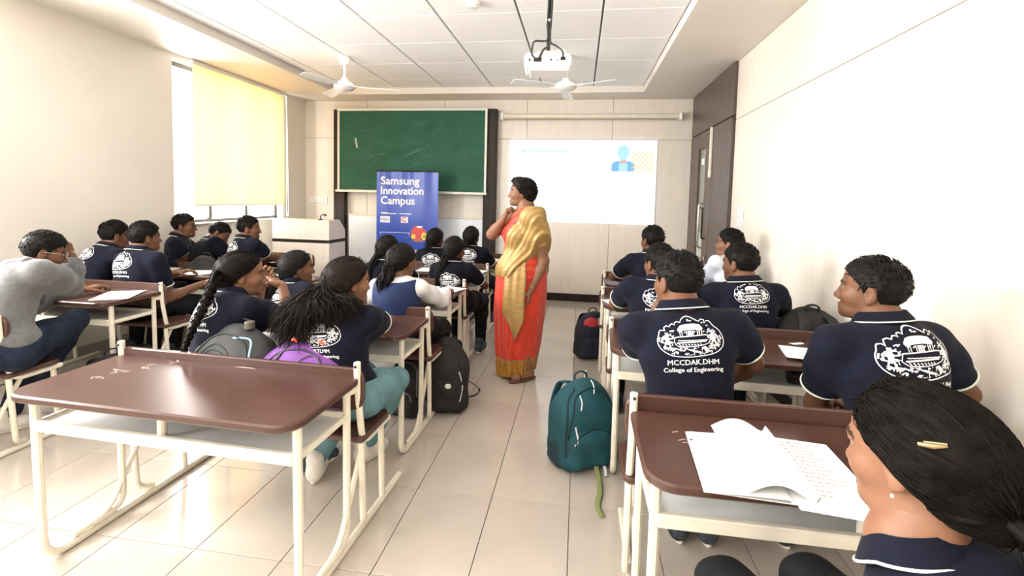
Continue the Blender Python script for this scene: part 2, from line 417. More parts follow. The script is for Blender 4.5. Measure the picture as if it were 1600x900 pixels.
MB().tube(fillet([(-.04, -.06, 1.05), (-.08, -.06, 1.05), (-.08, -.06, 1.42), (-.08, .03, 1.42)], .02), .010, 8).build('latch_bar', M_DARK, leaf)
MB().lathe([(.025, 0), (.025, .012), (.012, .016)], (-.04, -.10, .82), 12, [[0, 0, -1], [0, 1, 0], [1, 0, 0]]).build('lock', M_STEEL, leaf)
MB().box((-.05, -.185, 2.10), (.03, .035, .52), .006).build('tower_bolt', M_CREAM, side)
MB().box((-.05, -.185, 1.82), (.035, .06, .09), .01).build('bolt_knob', M_CREAM, side)
# ------------------------------------------------------------------ desks: desktop, shelf, tube frame and the bench fixed in front
def make_desk():
    r = empty('school_desk', (0, 0, 0))
    MB().prism(rrect(-.59, 0, .59, .45, (.085, .085, .03, .03), 7), .693, .722, .006).build('desktop', M_BROWN, r)
    MB().box((0, .235, .566), (1.06, .31, .012), .002).build('shelf', M_SHELF, r)
    MB().box((0, .078, .572), (1.09, .022, .042), .004).build('crossbar', M_CREAM, r)
    MB().box((0, .400, .572), (1.09, .022, .042), .004).build('crossbar', M_CREAM, r)
    for x in (-.0,): MB().tube([(x, .10, .572), (x, .10, .694)], .016, 10).build('divider', M_CREAM, r)
    for s in (-1, 1):
        x = s*.552
        MB().tube(fillet([(x, .085, .695), (x, .095, .016), (x, .935, .016)], .09, 7), .0165, 8, sq=True).build('leg', M_CREAM, r)
        MB().tube(fillet([(x, .405, .695), (x, .41, .045), (x, .27, .042)], .07, 6), .0155, 8, sq=True).build('leg', M_CREAM, r)
        MB().tube([(x, .10, .572), (x, .40, .572)], .014, 8, sq=True).build('side_bar', M_CREAM, r)
        MB().tube([(x, .40, .672), (x+s*.02, .452, .672)], .018, 8, sq=True).build('side_bar', M_CREAM, r)
        xo = x+s*.026
        bp = MB().tube(fillet([(xo, .442, .785), (xo, .452, .62), (xo, .492, .418), (xo, .74, .418)], .06, 6), .0145, 8, sq=True).build('back_post', M_CREAM, r)
        for z in (.772, .655): MB().lathe([(.006, 0), (.006, .004), (.003, .006)], (xo, .4275+.02*(z < .7), z), 8, [[1, 0, 0], [0, 0, -1], [0, 1, 0]]).build('bolt', M_BLACK, bp)
        MB().tube(fillet([(xo, .478, .43), (xo, .50, .06), (xo-s*.026, .56, .044)], .05, 6), .014, 8, sq=True).build('leg', M_CREAM, r)
        MB().tube(fillet([(x, .20, .044), (x, .345, .05), (x, .56, .418)], .08, 6), .012, 8, sq=True).build('brace', M_CREAM, r)
        MB().tube([(x, .715, .43), (x, .735, .03)], .0145, 8, sq=True).build('leg', M_CREAM, r)
    R = np.array([[1, 0, 0], [0, 0, -1], [0, 1, 0]], float)
    MB().prism(rrect(-.605, .595, .605, .775, .055, 7), -.479, -.457, .005, M=((0, 0, 0), R)).build('backrest', M_BROWN, r)
    MB().prism(rrect(-.60, .455, .60, .745, (.03, .03, .06, .06), 6), .434, .460, .006).build('seat', M_BROWN, r)
    return r
DG = 'dual desks with attached benches'
UNITS = dict(
    A1=(-1.475, 1.362, -1.2, 'empty dual desk with scuffed bare brown top at the front left of the aisle'),
    A2=(-1.500, 2.362, -1, 'dual desk the braided girl and the wavy-haired girl lean on'),
    A3=(-1.520, 3.40, 0, 'dual desk in front of the girl with white sleeves under a navy vest'),
    A4=(-1.52, 4.42, 0, 'dual desk in the aisle block, next one behind the foremost'),
    A5=(-1.50, 5.37, 0, 'foremost dual desk of the aisle block, nearest the blue banner'),
    B0=(-3.62, 1.61, 0, 'dual desk whose bench the boy in the grey hoodie sits on'),
    B1=(-3.655, 2.63, 0, 'dual desk the boy in the grey hoodie leans his elbow on'),
    B2=(-3.655, 3.66, 0, 'dual desk by the left wall with loose papers and a tan folder'),
    B3=(-3.655, 4.62, 0, 'dual desk by the window, right behind the cream lectern'),
    R1=(.795, 1.252, 0, 'dual desk with the large open notebook, by the girl with hair clips'),
    R2=(.770, 2.345, -2.5, 'dual desk with one white leaflet, black backpack beyond its backrest'),
    R3=(.790, 3.385, 0, 'dual desk by the right wall, two rows beyond the open notebook'),
    R4=(.850, 4.27, 0, 'foremost dual desk of the right block, nearest the dark door'))
_d0 = None
DESK = {}
for k, (x, y, rz, lab) in UNITS.items():
    if _d0 is None: _d0 = o = make_desk()
    else: o = copy_tree(_d0)
    o.location = (x, y, 0); o.rotation_euler = (0, 0, math.radians(rz)); props(o, lab, 'desk', DG); DESK[k] = o
for ch in DESK['A1'].children:
    if ch.name.startswith('backrest'): ch.location = (0, -.012, -.018)
DESK['A1'].rotation_euler[2] = math.radians(-2.0)
# chalky scuffs on the empty desktop and scratches on the one with the notebook
def scuff(desk, segs, m=None):
    b = MB()
    for P in segs: b.tube([(x, y, .7222) for x, y in P], .0022, 4, flat=(1, .25), up=(0, 0, 1))
    return props(b.build('scuff_mark', m or mat('scuff', (.42, .33, .29), .8), desk), kind='stuff')
random.seed(3); sg = []
for (cx, cy, n) in ((-.40, .27, 5), (-.36, .34, 5), (-.30, .41, 5), (-.43, .20, 3)):
    for k in range(n):
        x, y = cx+random.uniform(-.03, .04), cy+random.uniform(-.02, .02)
        sg.append([(x, y), (x+random.uniform(-.02, .02), y+random.uniform(.005, .02)), (x+random.uniform(.0, .03), y+random.uniform(-.01, .02))])
sg += [[(.02, .43), (.07, .432), (.12, .429)], [(.03, .437), (.10, .437)]]
scuff(DESK['A1'], sg)
scuff(DESK['R1'], [[(-.46, .25), (-.44, .262), (-.425, .25), (-.41, .27)], [(-.45, .24), (-.42, .238)], [(-.47, .30), (-.45, .31)]], MATS['scuff'])

# ------------------------------------------------------------------ front of the room
for n, (x0, x1, z0) in enumerate(((-3.735, -3.56, 0.), (-1.40, -1.215, 0.))):
    o = MB().box(((x0+x1)/2, 6.815, (z0+2.765)/2), (x1-x0, .11, 2.765-z0), .006).build('trim_%d' % (n+1), M_DARK); props(o, kind='structure')
    for q in (.28, .72): MB().box((x0+(x1-x0)*q, 6.757, 1.38), (.012, .008, 2.74), .002).build('track', M_BLACK, o)
bb = empty('chalkboard', (-2.5, 6.74, 1.54), 0, 'large green chalkboard with pale frame between dark wooden uprights', 'chalkboard')
hw = 1.135
MB().box((0, .004, .615), (2*hw-.03, .012, 1.19), .001).build('board_surface', M_BOARD, bb)
MB().box((0, -.004, 1.212), (2*hw+.04, .035, .034), .005).build('frame_rail', M_ALU, bb)
MB().box((-hw, -.004, .60), (.032, .035, 1.2), .005).build('frame_rail', M_ALU, bb)
MB().box((hw, -.004, .60), (.032, .035, 1.2), .005).build('frame_rail', M_ALU, bb)
MB().box((0, -.025, -.002), (2*hw+.06, .075, .035), .006).build('chalk_ledge', M_ALU, bb)
b = MB(); b.box((-.855, -.0035, .72), (.028, .002, .15), 0, [[.98, 0, -.2], [0, 1, 0], [.2, 0, .98]]); b.build('chalk_mark', M_CHALK, bb)
random.seed(11); b = MB()
def smear(cx, cz, L, a, bend, w):
    P = [(cx+math.cos(a)*t*L-math.sin(a)*bend*t*t*L, -.0028, cz+math.sin(a)*t*L+math.cos(a)*bend*t*t*L) for t in np.linspace(0, 1, 7)]
    b.tube(P, w, 4, flat=(1, .3), up=(0, -1, 0))
for k in range(5): smear(-.11+.025*k, .52+.006*k, .22, .7+.05*k, -.45, .002)
for k in range(4): smear(.02+.03*k, .36-.02*k, .14, .9, .3, .002)
for k in range(3): smear(.05+.03*k, 1.02+.02*k, .12, -.9, .9, .002)
for k in range(46):
    smear(random.uniform(-1.05, .85), random.uniform(.08, 1.12), random.uniform(.05, .3), random.uniform(-.4, 1.2), random.uniform(-.4, .4), random.uniform(.0008, .0022))
b.build('chalk_smear', M_CHALK2, bb, )
wb = empty('whiteboard', (-2.45, 6.80, .30), 0, 'plain pale whiteboard low on the front wall, below the green chalkboard', 'whiteboard')
MB().box((0, 0, .43), (2.10, .02, .86), .003).build('board_surface', M_WHITEBD, wb)
for z in (0.0, .875): MB().box((0, -.004, z), (2.12, .03, .022), .004).build('frame_rail', M_CREAM, wb)

sc = empty('projector_screen', (.10, 6.78, 2.62), 0, 'rolled-up projector screen in a slim white case high on the front wall', 'projector screen')
MB().tube([(-1.22, 0, .04), (1.22, 0, .04)], .036, 14).build('case', M_CREAM, sc)
for x in (-1.24, 1.24): MB().box((x, .0, .04), (.045, .10, .105), .012).build('end_cap', M_WHITE, sc)
MB().tube([(-1.18, -.012, .0), (1.18, -.012, .0)], .008, 8).build('bottom_bar', M_STEEL, sc)

# the projected slide, seen as lit picture on the laminate wall
SX0, SX1, SZ0, SZ1 = -1.035, 1.055, 1.15, 2.34; SY = 6.846
sl = empty('projected_slide', (0, SY, SZ0), 0, 'bright projected slide with pale cyan text and blue bust drawing on front wall', 'slide')
MB().box(((SX0+SX1)/2, .004, (SZ1-SZ0)/2), (SX1-SX0, .004, SZ1-SZ0)).build('lit_picture', M_SLIDE, sl)
def text_geo(body, size, res=3):
    c = bpy.data.curves.new('text_tmp', 'FONT'); c.body = body; c.size = size; c.resolution_u = res
    o = bpy.data.objects.new('text_tmp', c); COL.objects.link(o)
    dg = bpy.context.evaluated_depsgraph_get(); me = o.evaluated_get(dg).to_mesh()
    V = np.array([v.co[:] for v in me.vertices]); F = [tuple(p.vertices) for p in me.polygons]
    o.evaluated_get(dg).to_mesh_clear(); bpy.data.objects.remove(o); bpy.data.curves.remove(c); return V, F
def flat_text(name, body, size, m, parent, loc, width=None, bold=0.0):
    V, F = text_geo(body, size); V = V-[V[:, 0].min(), 0, 0]
    if width: V[:, 0] *= width/V[:, 0].max()
    b = MB()
    for dx, dy in ([(0, 0)] if not bold else [(0, 0), (bold, 0), (-bold, 0), (0, bold), (0, -bold)]):
        b.add(np.c_[V[:, 0]+dx+loc[0], np.full(len(V), loc[1]-abs(dx)*.01-abs(dy)*.02), V[:, 1]+dy+loc[2]], F)
    return b.build(name, m, parent, None)
E_CY = emit_mat('slide_cyan', (.40, .76, .78), .85); E_CY2 = emit_mat('slide_cyan_faint', (.70, .90, .92), .92)
E_BL = emit_mat('slide_blue', (.28, .60, .95), 1.0); E_LB = emit_mat('slide_light_blue', (.55, .88, .97), 1.05)
E_YE = emit_mat('slide_yellow', (1.0, .76, .28), 1.05); E_RD = emit_mat('slide_red', (.93, .50, .45), 1.0)
flat_text('slide_title', 'ARTIFICIAL', .062, E_CY, sl, (SX0+.185, -.001, 1.005), .29); flat_text('slide_title', 'INTELLIGENCE', .062, E_CY, sl, (SX0+.50, -.001, 1.005), .385)
random.seed(5); b = MB()
for (z, x0, x1) in ((.80, .24, 1.42), (.67, .24, 1.90), (.455, .22, 2.0), (.335, .22, 1.42), (.215, .24, 1.95), (.105, .24, 1.85), (.04, .45, 1.55)):
    x = x0
    while x < x1:
        w = random.uniform(.015, .07)
        q = x
        while q < x+w:
            hh = random.choice((.014, .014, .02)); b.box((SX0+q, .0008, z+hh/2), (.006, .001, hh)); b.box((SX0+q+.005, .0008, z+random.choice((.002, .013))), (.008, .001, .003)); q += .013
        x += w+.022
b.build('slide_text', E_CY2, sl, None)
def flat_poly(O, m, name, parent, off, y):
    O = np.asarray(O, float); MB().add(np.c_[O[:, 0]+off[0], np.full(len(O), y), O[:, 1]+off[1]], [tuple(range(len(O)))]).build(name, m, parent, None)
cx, cz = SX0+1.63, .80
flat_poly(rrect(-.16, -.05, .16, .09, (.02, .02, .07, .07)), E_BL, 'slide_drawing', sl, (cx, cz), .0008)
flat_poly(rrect(-.06, -.05, .06, .07, .02), E_LB, 'slide_drawing', sl, (cx, cz), .0004)
flat_poly(rrect(-.035, .06, .035, .13, .01), E_RD, 'slide_drawing', sl, (cx, cz), .0002)
flat_poly([(.085*math.cos(t)*(1-.25*(math.sin(t) < 0)*abs(math.sin(t))), .17+.11*math.sin(t)) for t in np.linspace(0, 2*PI, 28)[:-1]], E_LB, 'slide_drawing', sl, (cx, cz+.04), 0)
b = MB()
for k in range(9):
    for sgn in (1, -1):
        c_ = (k-4)*.066; t0 = max(-.15, -.15-sgn*c_) if True else 0; ts = [t for t in np.linspace(-.15, .15, 31) if abs(sgn*t+c_) <= .15]
        if len(ts) < 2: continue
        P = [(SX0+1.90+t, -.0006, .88+sgn*t+c_) for t in (ts[0], ts[-1])]
        b.tube(P, .0042, 4, flat=(1, .1), up=(0, -1, 0))
b.build('slide_drawing', E_YE, sl, None)

# roll-up banner
bn = empty('banner', (-2.42, 6.40, 0), 0, 'tall blue roll-up banner with white lettering standing before the chalkboard', 'banner')
M_BLUE = mat('banner_blue', (.030, .075, .44), .30, var=.06, scale=3); M_BW = mat('banner_white', (.88, .88, .92), .5)
xs_ = np.linspace(-.455, .455, 40); zs_ = np.linspace(.06, 1.825, 30)
rip = lambda x, z: .007*math.sin(x*17+.6*z)*max(0, (z-.9))+.0035*math.sin(x*37+1.2)*max(0, z-1.3)*2
G = np.array([[[x, rip(x, z), z] for x in xs_] for z in zs_]); MB().sheet(G, .002).build('banner_sheet', M_BLUE, bn)
MB().tube([(-.46, 0, 1.828), (.46, 0, 1.828)], .011, 10).build('top_rail', M_BLACK, bn)
MB().box((0, 0, .035), (.94, .16, .07), .02).build('base_cassette', M_STEEL, bn)
MB().tube([(0, .05, .05), (0, .03, 1.83)], .01, 8).build('support_pole', M_STEEL, bn)
def on_banner(o, d=.012):
    for v in o.data.vertices: v.co.y = rip(v.co.x, v.co.z)-d*.35+v.co.y
for k, t in enumerate(('Samsung', 'Innovation', 'Campus')):
    on_banner(flat_text('banner_lettering', t, .155, M_BW, bn, (-.390, 0, 1.64-.140*k), (.57, .63, .50)[k], .0035))
b = MB()
b.box((-.16, 0, 1.225), (.46, .001, .010)); b.box((-.335, 0, 1.232), (.10, .001, .012)); b.box((.02, 0, 1.222), (.07, .001, .012))
b.box((-.18, 0, .955), (.44, .001, .006)); b.box((-.395, 0, .94), (.008, .001, .03)); b.box((.035, 0, .94), (.008, .001, .03))
for z in (.62, .655): b.box((-.385, 0, z), (.05, .001, .018))
on_banner(b.build('banner_print', M_BW, bn, None))
mat('logo_pale', (.80, .76, .82), .5)
for (x, z, w, h) in ((-.325, 1.14, .145, .088), (-.035, 1.14, .105, .088), (-.375, .78, .07, .062)): on_banner(MB().box((x, 0, z), (w, .001, h)).build('logo_patch', MATS['logo_pale'], bn, None))
M_LB = mat('logo_blue', (.06, .08, .35), .5); M_LR = mat('logo_red', (.62, .08, .07), .5); M_LY = mat('logo_yellow', (.85, .66, .08), .5)
M_LG = mat('logo_green', (.22, .38, .14), .5)
on_banner(flat_text('logo_lettering', 'IGU', .05, M_LB, bn, (-.375, -.0004, 1.122), .10, .001), .016)
b = MB(); 
for (c, r_) in (((-.035, 1.145), .032),):
    P = [(c[0]+r_*math.cos(t), 0, c[1]+r_*math.sin(t)) for t in np.linspace(.7, 5.6, 14)]; b.tube(P, .007, 4, flat=(1, .1), up=(0, -1, 0))
on_banner(b.build('logo_mark', M_LR, bn, None), .016)
def disc(cx, cz, rx, rz, n=22, w=0.0, ph=0): return [(cx+rx*math.cos(t)*(1+w*math.sin(5*t+ph)), 0, cz+rz*math.sin(t)*(1+w*math.cos(3*t+ph))) for t in np.linspace(0, 2*PI, n+1)[:-1]]
for (P, m, dd) in ((disc(.175, .945, .115, .115, 26, .06), M_LR, .014), (disc(.10, .905, .034, .034), M_LY, .018), (disc(.255, .915, .036, .055), M_LY, .018), (disc(.19, 1.045, .045, .014), M_BW, .018), (disc(.26, .91, .02, .03), M_LG, .020), (disc(-.375, .78, .018, .018), M_LY, .018)):
    on_banner(MB().add(P, [tuple(range(len(P)))]).build('globe_print', m, bn, None), dd)
b = MB()
for k in range(11):
    x = .07+.022*k; b.tube([(x, 0, .86-.02*math.sin(k)), (x+.01, 0, .835-.015*math.cos(k*2))], .004, 4, flat=(1, .1), up=(0, -1, 0))
b.tube([(-.01, 0, .885), (.06, 0, .905)], .003, 4, flat=(1, .1), up=(0, -1, 0))
on_banner(b.build('globe_print', M_LG, bn, None), .018)

# lectern
lc = empty('lectern', (-3.56, 5.62, 0), 0, 'cream laminate lectern with dark horizontal band, in the front left corner', 'lectern')
prof = np.array([(0, 0), (.42, 0), (.42, 1.0), (.26, 1.14), (0, 1.14)])
def side_prism(x0, x1, O, m, name, bev=.004):
    Rm = np.array([[0, 0, 1], [1, 0, 0], [0, 1, 0]], float)
    return MB().prism(O, x0, x1, bev, M=((0, 0, 0), Rm)).build(name, m, lc)
side_prism(-.40, .395, np.array([(0.0, .02), (.42, .02), (.42, .845), (0., .845)]), M_LAM, 'body')
side_prism(-.40, .395, np.array([(0, .885), (.42, .885), (.42, 1.0), (.27, 1.14), (0, 1.14)]), M_LAM, 'top_section')
side_prism(-.402, .397, np.array([(-.002, .845), (.422, .845), (.422, .885), (-.002, .885)]), M_DARK, 'dark_band', .001)
side_prism(-.38, .375, np.array([(.015, 0), (.40, 0), (.40, .03), (.015, .03)]), M_BLACK, 'plinth', .002)
mc = empty('microphone', (-3.33, 5.70, 1.14), 0, 'small black gooseneck microphone on top of the cream lectern', 'microphone')
MB().lathe([(.03, 0), (.03, .012), (.008, .018)], (0, 0, 0), 12).build('base', M_BLACK, mc)
MB().tube(catmull([(0, 0, .015), (0, 0, .045), (.03, -.0, .07), (.055, 0, .068)], 5), .006, 7).build('gooseneck', M_BLACK, mc)
MB().ell((.066, 0, .066), (.018, .014, .014)).build('head', M_BLACK, mc)

# switch plates
def switch_plate(loc, R, lab, cols, rows, w, h):
    e = empty('switch_plate', loc, R, lab, 'switch', 'wall switch plates')
    MB().box((0, -.006, 0), (w, .012, h), .004).build('plate', M_WHITE, e)
    for i in range(cols):
        for j in range(rows):
            x = (i-(cols-1)/2)*w*.86/cols; z = (j-(rows-1)/2)*h*.8/rows
            if (i+j) % 2 == 0: MB().box((x, -.014, z), (w*.5/cols, .008, h*.5/rows), .002).build('rocker', M_PAPER, e)
            else:
                b = MB()
                for (dx, dz) in ((-.25, -.15), (.25, -.15), (0, .25)): b.tube([(x+dx*w*.5/cols, -.0115, z+dz*h*.6/rows), (x+dx*w*.5/cols, -.0128, z+dz*h*.6/rows)], .0045, 8)
                b.build('socket_hole', M_BLACK, e)
switch_plate((-4.045, YB-.001, 1.385), 0, 'white four-gang switch plate beside the chalkboard, left of its dark upright', 4, 1, .30, .095)
switch_plate((XR, 4.80, 1.355), -PI/2, 'white switch and socket plate on the right wall by the door', 2, 3, .16, .20)

# ------------------------------------------------------------------ ceiling things
def make_fan():
    r = empty('ceiling_fan', (0, 0, ZT))
    MB().lathe([(.02, -.10), (.05, -.085), (.062, -.02), (.055, 0)], (0, 0, 0), 18).build('canopy', M_WHITE, r)
    MB().tube([(0, 0, -.09), (0, 0, -.27)], .013, 10).build('rod', M_WHITE, r)
    MB().lathe([(.016, -.22), (.034, -.24), (.040, -.265), (.082, -.285), (.115, -.315), (.118, -.335), (.10, -.355), (.05, -.368), (.001, -.37)][::-1], (0, 0, 0), 24).build('motor', M_WHITE, r)
    for k in range(3):
        a = 2*PI*k/3; ca, sa = math.cos(a), math.sin(a); Rm = np.array([[ca, -sa, 0], [sa, ca, 0], [0, 0, 1]])
        u = np.linspace(0, 1, 9); v = np.linspace(-1, 1, 5)
        G = np.array([[Rm@np.array([.17+.43*t, s_*(.048+.022*t)*(1-.35*max(0, t-.88)/.12), -.325+.012*s_-.006*t-.006*s_*s_]) for s_ in v] for t in u])
        bl_ = MB().sheet(G, .004).build('blade', M_WHITE, r)
        G = np.array([[Rm@np.array([.09+.13*t, s_*.022, -.322+.006*s_]) for s_ in (-1, 0, 1)] for t in np.linspace(0, 1, 4)])
        MB().sheet(G, .005).build('blade_iron', M_WHITE, bl_)
    return r
f1 = make_fan(); f1.location = (-2.62, 4.98, ZT); f1.rotation_euler = (0, 0, .30); props(f1, 'white ceiling fan near the window blind', 'fan', 'white ceiling fans')
f2 = copy_tree(f1); f2.location = (-.185, 5.10, ZT); f2.rotation_euler = (0, 0, -.55+2*PI/3); props(f2, 'white ceiling fan seen just below the hanging projector', 'fan', 'white ceiling fans')
pj = empty('projector', (-.235, 3.15, 2.355), math.radians(4), 'white projector hanging from the ceiling on a black pole with cables', 'projector')
MB().box((0, 0, 0), (.30, .24, .085), .014).build('body', M_WHITE, pj)
MB().box((.01, -.01, -.052), (.26, .20, .02), .008).build('underside', M_WHITE, pj)
MB().tube([(-.07, .11, -.005), (-.07, .145, -.005)], .032, 16).build('lens', M_BLACK, pj)
MB().box((.0, .02, .062), (.14, .12, .04), .006).build('mount_bracket', M_CREAM, pj)
b = MB(); b.box((.09, .0, .07), (.05, .03, .06), .006); b.box((-.125, -.06, .05), (.02, .02, .022), .004); b.build('mount_clip', M_WHITE, pj)
MB().tube([(.0, .02, .08), (.0, .02, ZT-2.355)], .0125, 10).build('pole', M_BLACK, pj)
MB().tube(catmull([(.012, -.005, .60), (.0, -.012, .45), (-.01, -.01, .26), (-.005, -.01, .16), (-.085, -.03, .145), (-.10, -.08, .10), (-.10, -.13, .03), (-.075, -.135, .0)], 7), .006, 7).build('cable', M_BLACK, pj)
MB().tube(catmull([(.004, .0, .62), (.018, -.01, .42), (.01, -.012, .2), (.01, -.05, .12), (-.03, -.12, .06), (-.055, -.135, .005)], 7), .007, 7).build('cable', M_BLACK, pj)
MB().tube(catmull([(.01, .01, .60), (.014, .0, .3), (.012, -.02, .15), (.05, -.08, .10), (.09, -.13, .05), (.095, -.135, .012)], 7), .006, 7).build('cable', M_BLACK, pj)
b = MB()
for (x, z, w, h) in ((-.065, 0, .05, .026), (.095, .008, .03, .022), (.02, 0, .014, .010), (-.115, 0, .012, .014), (.065, -.002, .008, .008)): b.box((x, -.121, z), (w, .006, h), .002)
b.build('port', M_BLACK, pj)
b = MB(); 
for z in (.50, .28): b.tube([(0, .005, z), (0, .005, z+.012)], .021, 10)
b.build('cable_tie', M_WHITE, pj)
sd = empty('smoke_detector', (-.876, 3.70, ZT), 0, 'small round white detector on the ceiling panels', 'detector')
MB().lathe([(.001, -.045), (.035, -.042), (.042, -.03), (.055, -.022), (.058, 0)], (0, 0, 0), 20).build('body', M_WHITE, sd)
MB().lathe([(.036, -.034), (.0395, -.034), (.0395, -.040), (.036, -.040)], (0, 0, 0), 16).build('vent_ring', M_CREAM, sd)
# ------------------------------------------------------------------ smooth bodies from distance fields
def nrm(v): v = np.asarray(v, float); return v/(np.linalg.norm(v)+1e-12)
def frame(f, up=(0, 0, 1)):
    """columns right, forward, up"""
    f = nrm(f); r = nrm(np.cross(f, up)); return np.stack([r, f, np.cross(r, f)], 1)
def rotz(a): c, s = math.cos(a), math.sin(a); return np.array([[c, -s, 0], [s, c, 0], [0, 0, 1.]])
def rotx(a): c, s = math.cos(a), math.sin(a); return np.array([[1, 0, 0], [0, c, -s], [0, s, c.real]])
def roty(a): c, s = math.cos(a), math.sin(a); return np.array([[c, 0, s], [0, 1, 0], [-s, 0, c]])

class Field:
    def __init__(s, lo, hi, h):
        s.h = h; s.lo = np.asarray(lo, float)-2*h; n = np.ceil((np.asarray(hi, float)+2*h-s.lo)/h).astype(int)+1
        s.n = n; s.ax = [s.lo[i]+h*np.arange(n[i]) for i in range(3)]; s.F = np.full(n, .5, np.float32)
    def sub(s, lo, hi):
        a = [max(0, int((lo[i]-s.lo[i])/s.h)) for i in range(3)]; b = [min(s.n[i], int((hi[i]-s.lo[i])/s.h)+2) for i in range(3)]
        if any(b[i] <= a[i] for i in range(3)): return None, None
        sl = tuple(slice(a[i], b[i]) for i in range(3))
        return sl, np.meshgrid(*[s.ax[i][sl[i]].astype(np.float32) for i in range(3)], indexing='ij', sparse=True)
    def union(s, sl, d, k):
        A = s.F[sl]
        if k <= 0: s.F[sl] = np.minimum(A, d); return
        h = np.clip(.5+.5*(A-d)/k, 0, 1); s.F[sl] = A*(1-h)+d*h-k*h*(1-h)
    def cone(s, a, b, ra, rb, k=.02):
        a = np.asarray(a, float); b = np.asarray(b, float); R = max(ra, rb)+k+.02
        sl, g = s.sub(np.minimum(a, b)-R, np.maximum(a, b)+R)
        if sl is None: return
        ba = b-a; L = ba@ba+1e-12; p = [g[i]-a[i] for i in range(3)]
        t = np.clip((p[0]*ba[0]+p[1]*ba[1]+p[2]*ba[2])/L, 0, 1)
        d = np.sqrt((p[0]-t*ba[0])**2+(p[1]-t*ba[1])**2+(p[2]-t*ba[2])**2)-(ra+(rb-ra)*t)
        s.union(sl, d.astype(np.float32), k)
    def chain(s, P, R, k=.02):
        for i in range(len(P)-1): s.cone(P[i], P[i+1], R[i], R[i+1], k)
    def _ell(s, c, r, R, pad):
        c = np.asarray(c, float); r = np.asarray(r, float); M = max(r)+pad
        sl, g = s.sub(c-M, c+M)
        if sl is None: return None, None
        p = [g[i]-c[i] for i in range(3)]
        if R is not None: p = [p[0]*R[0, j]+p[1]*R[1, j]+p[2]*R[2, j] for j in range(3)]
        k0 = np.sqrt((p[0]/r[0])**2+(p[1]/r[1])**2+(p[2]/r[2])**2)
        k1 = np.sqrt((p[0]/r[0]**2)**2+(p[1]/r[1]**2)**2+(p[2]/r[2]**2)**2)+1e-6
        return sl, (k0*(k0-1)/k1).astype(np.float32)
    def ell(s, c, r, R=None, k=.02):
        sl, d = s._ell(c, r, R, k+.02)
        if sl is not None: s.union(sl, d, k)
    def carve(s, c, r, R=None, k=.01):
        sl, d = s._ell(c, r, R, k+.02)
        if sl is None: return
        A = s.F[sl]; d = -d; h = np.clip(.5-.5*(A-d)/k, 0, 1); s.F[sl] = A*(1-h)+d*h+k*h*(1-h)
    def box(s, c, half, rad, R=None, k=.01):
        c = np.asarray(c, float); M = np.linalg.norm(half)+k+.02; sl, g = s.sub(c-M, c+M)
        if sl is None: return
        p = [g[i]-c[i] for i in range(3)]
        if R is not None: p = [p[0]*R[0, j]+p[1]*R[1, j]+p[2]*R[2, j] for j in range(3)]
        q = [np.abs(p[i])-(half[i]-rad) for i in range(3)]
        d = np.sqrt(sum(np.maximum(x, 0)**2 for x in q))+np.minimum(np.maximum(np.maximum(q[0], q[1]), q[2]), 0)-rad
        s.union(sl, d.astype(np.float32), k)
    def plane(s, p, n):
        n = nrm(n); g = np.meshgrid(*s.ax, indexing='ij', sparse=True)
        d = (g[0]-p[0])*n[0]+(g[1]-p[1])*n[1]+(g[2]-p[2])*n[2]; s.F = np.maximum(s.F, d.astype(np.float32))
    def local(s, O, R):
        g = np.meshgrid(*s.ax, indexing='ij', sparse=True); p = [g[i]-O[i] for i in range(3)]
        return [(p[0]*R[0, j]+p[1]*R[1, j]+p[2]*R[2, j]).astype(np.float32) for j in range(3)]
    def wrinkle(s, amp, f1, ph=0.0):
        x, y, z = np.meshgrid(*s.ax, indexing='ij', sparse=True)
        s.F += (amp*(np.sin(f1*(x+.8*z)+2.2*np.sin(9*y+ph)+ph)*np.sin(f1*.6*(y-.5*z)+1.7*np.sin(11*x+ph)))).astype(np.float32)
    def mesh(s):
        F = s.F; S = F < 0
        c = np.zeros(tuple(n-1 for n in s.n), np.uint8)
        for i in (0, 1):
            for j in (0, 1):
                for k in (0, 1): c += S[i:s.n[0]-1+i, j:s.n[1]-1+j, k:s.n[2]-1+k]
        act = np.argwhere((c > 0) & (c < 8))
        if not len(act): return np.zeros((0, 3)), np.zeros((0, 4), int)
        ix = np.full(c.shape, -1, np.int32); ix[tuple(act.T)] = np.arange(len(act))
        off = np.array([(i, j, k) for i in (0, 1) for j in (0, 1) for k in (0, 1)])
        val = np.stack([F[tuple((act+o).T)] for o in off], 1)
        acc = np.zeros((len(act), 3)); cnt = np.zeros(len(act))
        for a in range(8):
            for b in range(a+1, 8):
                if np.abs(off[a]-off[b]).sum() != 1: continue
                va, vb = val[:, a], val[:, b]; m = (va < 0) != (vb < 0); t = np.where(m, va/(va-vb+1e-20), 0)
                acc += np.where(m[:, None], off[a]+t[:, None]*(off[b]-off[a]), 0); cnt += m
        V = s.lo+s.h*(act+acc/cnt[:, None])
        Q = []
        for ax in range(3):
            sa = [slice(0, None)]*3; sb = [slice(0, None)]*3; sa[ax] = slice(0, -1); sb[ax] = slice(1, None)
            A, B = S[tuple(sa)], S[tuple(sb)]; e = np.argwhere(A != B); u, w = (ax+1) % 3, (ax+2) % 3
            ok = (e[:, u] > 0) & (e[:, w] > 0) & (e[:, u] < s.n[u]-1) & (e[:, w] < s.n[w]-1); e = e[ok]
            fl = A[tuple(e.T)]; q = []
            for du, dw in ((1, 1), (0, 1), (0, 0), (1, 0)):
                p = e.copy(); p[:, u] -= du; p[:, w] -= dw; q.append(ix[tuple(p.T)])
            q = np.stack(q, 1); q[~fl] = q[~fl][:, ::-1]; Q.append(q)
        return V, np.concatenate(Q)

def join(parts):
    V = []; F = []; n = 0
    for v, f in parts: V.append(v); F.append(f+n); n += len(v)
    return np.concatenate(V), np.concatenate(F)

